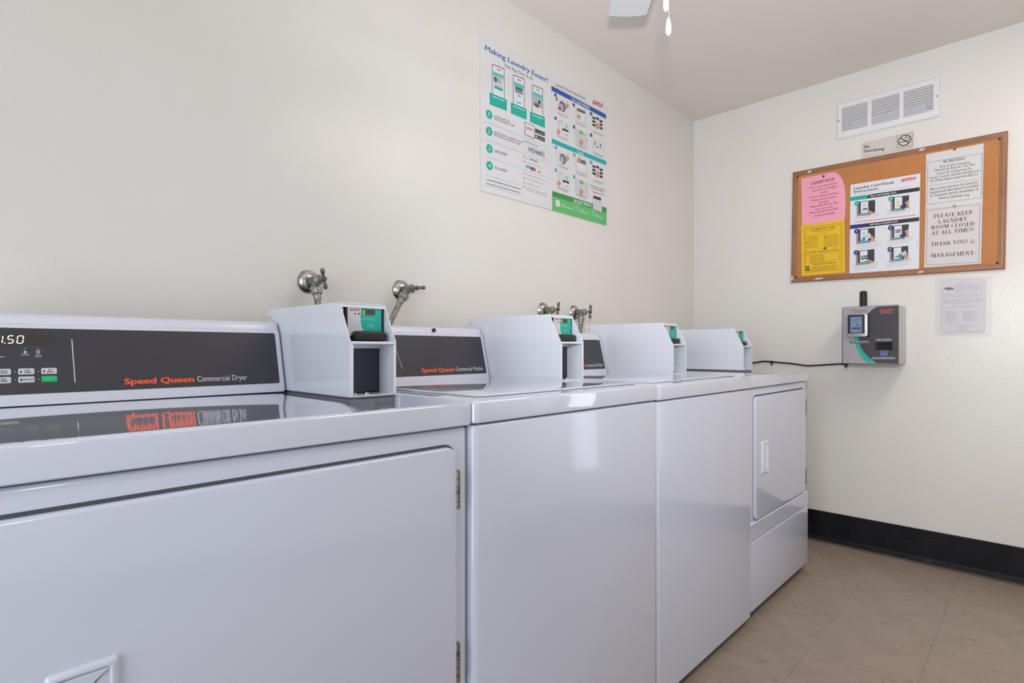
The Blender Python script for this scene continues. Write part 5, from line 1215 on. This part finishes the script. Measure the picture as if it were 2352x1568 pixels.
# ------------------------------------------------------------------ card kiosk with its cable
k_ = thing('card_kiosk', 'steel and charcoal laundry card kiosk with a small touchscreen on the end wall', 'kiosk', (0, -1.0, 1.0), basis=ENDW)
kx0, kx1, ky0, ky1, kd = -.1373, .0927, -.0552, .2228, .197
bm = bmesh.new(); slab(bm, kx0+.001, kx1-.001, ky0+.001, ky1-.001, .0005, kd-.006, r=.004, top=.003, n=3); obj('housing', bm, M['steel'], k_, True)
bm = bmesh.new(); slab(bm, kx0, kx1, ky0, ky1, kd-.006, kd+.0022, r=.004, top=.0012, n=3, seg=2); obj('front_rim', bm, M['blackgloss'], k_, True)
ko = DES['kiosk']; fr = sheet_bm(ko[0][2], .0006); fp = obj('front_panel', fr, pm('kgrey'), k_); fp.location = (0, 0, kd+.0026)
pr_ = printed('front_print', ko[1:], k_, z0=0, dz=1.2e-5); pr_.location = (0, 0, kd+.0031)
bm = bmesh.new(); slab(bm, -.1110, -.0215, .0755, .1872, kd+.0028, kd+.018, r=.008, top=.004, n=5, seg=4); ts = obj('touchscreen', bm, M['blackgloss'], k_, True)
bm = bmesh.new(); slab(bm, -.1128, -.0268, .0755, .1872, kd+.016, kd+.0212, r=.008, top=.003, n=5, seg=3); obj('bezel', bm, M['steel'], ts, True)
bm = bmesh.new(); slab(bm, -.1090, -.0385, .0915, .1820, kd+.0210, kd+.0218, r=.004, top=.0004, n=4, seg=1); obj('screen_surround', bm, M['black'], ts, True)
obj('screen', box(-.0975, -.0490, .0957, .1718, kd+.0218, kd+.0222), M.setdefault('screen', mat('lit_grey_screen', (120,142,164), .2, emit=.04)), ts)
ops = [('G','bluek',(-.090,.160),(-.056,.160),.006),('G','slate',(-.088,.150),(-.062,.150),.005),('L','ink',.003,[(-.074,.138),(-.064,.129)]),('P','navyk',[(-.092,.112),(-.054,.112),(-.054,.121),(-.092,.121)]),('D','ink',(-.093,.1035),.0022,.0018),('D','ink',(-.054,.1035),.0022,.0018)]
PC['scr'] = (60,72,96); o = printed('screen_print', ops, ts, z0=0); o.location = (0,0,kd+.0225)
o = printed('bezel_print', [('G','greyd',(-.103,.0835),(-.045,.0835),.0032)], ts, z0=0); o.location = (0,0,kd+.0215)
bm = bmesh.new()
for a in ((.0025,.0070,.0135,.0495),(.0655,.0700,.0135,.0495),(.0070,.0655,.0135,.0170),(.0070,.0655,.0460,.0495)): add_box(bm, *a, kd+.0028, kd+.008, .0008, 1)
add_box(bm, .0065, .066, .0165, .0465, kd+.0026, kd+.0036); obj('card_dispenser', bm, M['blackgloss'], k_)
bm = bmesh.new(); lathe(bm, [(.001,-.001),(.0185,0),(.0185,.004),(.0168,.008),(.0166,.070),(.0150,.078),(.0100,.0815),(.0005,.082)], (-.0675, ky1, .100), (0,1,0), 20); obj('antenna', bm, M['antenna'], k_, True)
bm = bmesh.new(); lathe(bm, [(.001,0),(.006,0),(.006,.012),(.0045,.016),(.001,.016)], (kx0+.012, ky0+.001, .178), (0,-1,0), 12); obj('cable_gland', bm, M['black'], k_, True)
cab = [(-.0065,-.2,.9300),(-.0065,-.3553,.9373),(-.0065,-.4235,.9472),(-.0065,-.4664,.9446),(-.0065,-.5061,.9423),(-.0065,-.56,.938),(-.0065,-.5968,.9340),(-.0065,-.6473,.9275),(-.0065,-.6839,.9289),(-.0065,-.76,.9350),(-.008,-.8182,.9395),(-.03,-.845,.9385),(-.10,-.865,.9365),(-.165,-.872,.9315),(-.178,-.8747,.9285)]
bm = bmesh.new(); tube(bm, smoothpath(cab, 5), .0042, 10); recalc(bm); tag(obj('power_cable', bm, M['cable'], None, True), 'thin black cable running along the end wall into the card kiosk', 'cable')
bm = bmesh.new(); add_box(bm, -.0125, -.0008, -.4715, -.4620, .9385, .9510, .0012, 1); add_box(bm, -.010, -.0008, -.4710, -.4628, .9270, .9390, .001, 1); tag(obj('cable_clip', bm, M['black']), 'small black clip holding the cable to the end wall', 'clip')

# ------------------------------------------------------------------ ceiling fan
HX, HY = -2.010, -.903
fan = thing('ceiling_fan', 'white ceiling fan with one blade tip and two pull chains in view', 'ceiling fan', (HX, HY, 2.44))
bm = bmesh.new(); lathe(bm, [(.001,0),(.065,0),(.062,.02),(.03,.045),(.012,.05),(.012,.11),(.001,.11)], (0,0,0), (0,0,-1), 28); recalc(bm); obj('canopy', bm, M['fanbody'], fan, True)
bm = bmesh.new(); lathe(bm, [(.001,.10),(.05,.102),(.10,.115),(.118,.14),(.118,.20),(.10,.225),(.06,.232),(.056,.25),(.056,.315),(.04,.330),(.001,.332)], (0,0,0), (0,0,-1), 32); recalc(bm); obj('motor_housing', bm, M['fanbody'], fan, True)
a0 = math.atan2(-.513-HY, -1.5805-HX); dist = math.hypot(-.513-HY, -1.5805-HX)
bme = ime = None
for k in range(5):
    if bme is None:
        bm = bmesh.new(); o_ = []
        hw0, hw1 = .052, .0675; n = 10
        tip = [(dist+.004-(.010*abs(s)**2), s*hw1) for s in [(-1+2*i/n) for i in range(n+1)]]
        o_ = [(.16, -hw0)]+[(dist*.75, -.066)]+[(x, y) for x, y in tip]+[(dist*.75, .066), (.16, hw0)]
        prism(bm, o_, -.0035, .0035, 'z', .0012, 1); recalc(bm); b_ = obj('fan_blade', bm, M['fan'], fan); bme = b_.data
        bm = bmesh.new(); prism(bm, [(.09,-.016),(.15,-.014),(.20,-.036),(.215,0),(.20,.036),(.15,.014),(.09,.016)], .0035, .008, 'z', .001, 1); recalc(bm); i_ = obj('blade_iron', bm, M['fanbody'], b_); ime = i_.data
    else:
        b_ = bpy.data.objects.new('fan_blade', bme); COL.objects.link(b_); b_.parent = fan
        i_ = bpy.data.objects.new('blade_iron', ime); COL.objects.link(i_); i_.parent = b_
    b_.location = (0, 0, -.24); b_.rotation_euler = (math.radians(0), 0, a0+2*PI*k/5)
for (x, y), zt_, zb_ in (((-2.0205, -.902), 1.903, 1.8545), ((-2.0045, -.900), 1.8475, 1.8025)):
    bm = bmesh.new(); n = int((2.11-zt_)/.006)
    tube(bm, [(x-HX, y-HY, 2.112-2.44), (x-HX, y-HY, zt_-2.44-.004)], .0011, 6); ch = obj('pull_chain', bm, M['brass'], fan)
    l_ = zt_-zb_; bm = bmesh.new(); lathe(bm, [(.0012,0),(.0028,.06*l_),(.0046,.2*l_),(.0064,.42*l_),(.0074,.66*l_),(.0072,.82*l_),(.0056,.95*l_),(.0034,l_),(.0016,l_*.99),(.0014,l_*.93)], (x-HX, y-HY, zt_-2.44), (0,0,-1), 16); obj('pull_knob', bm, M['pull'], ch, True)
bpy.context.view_layer.update()
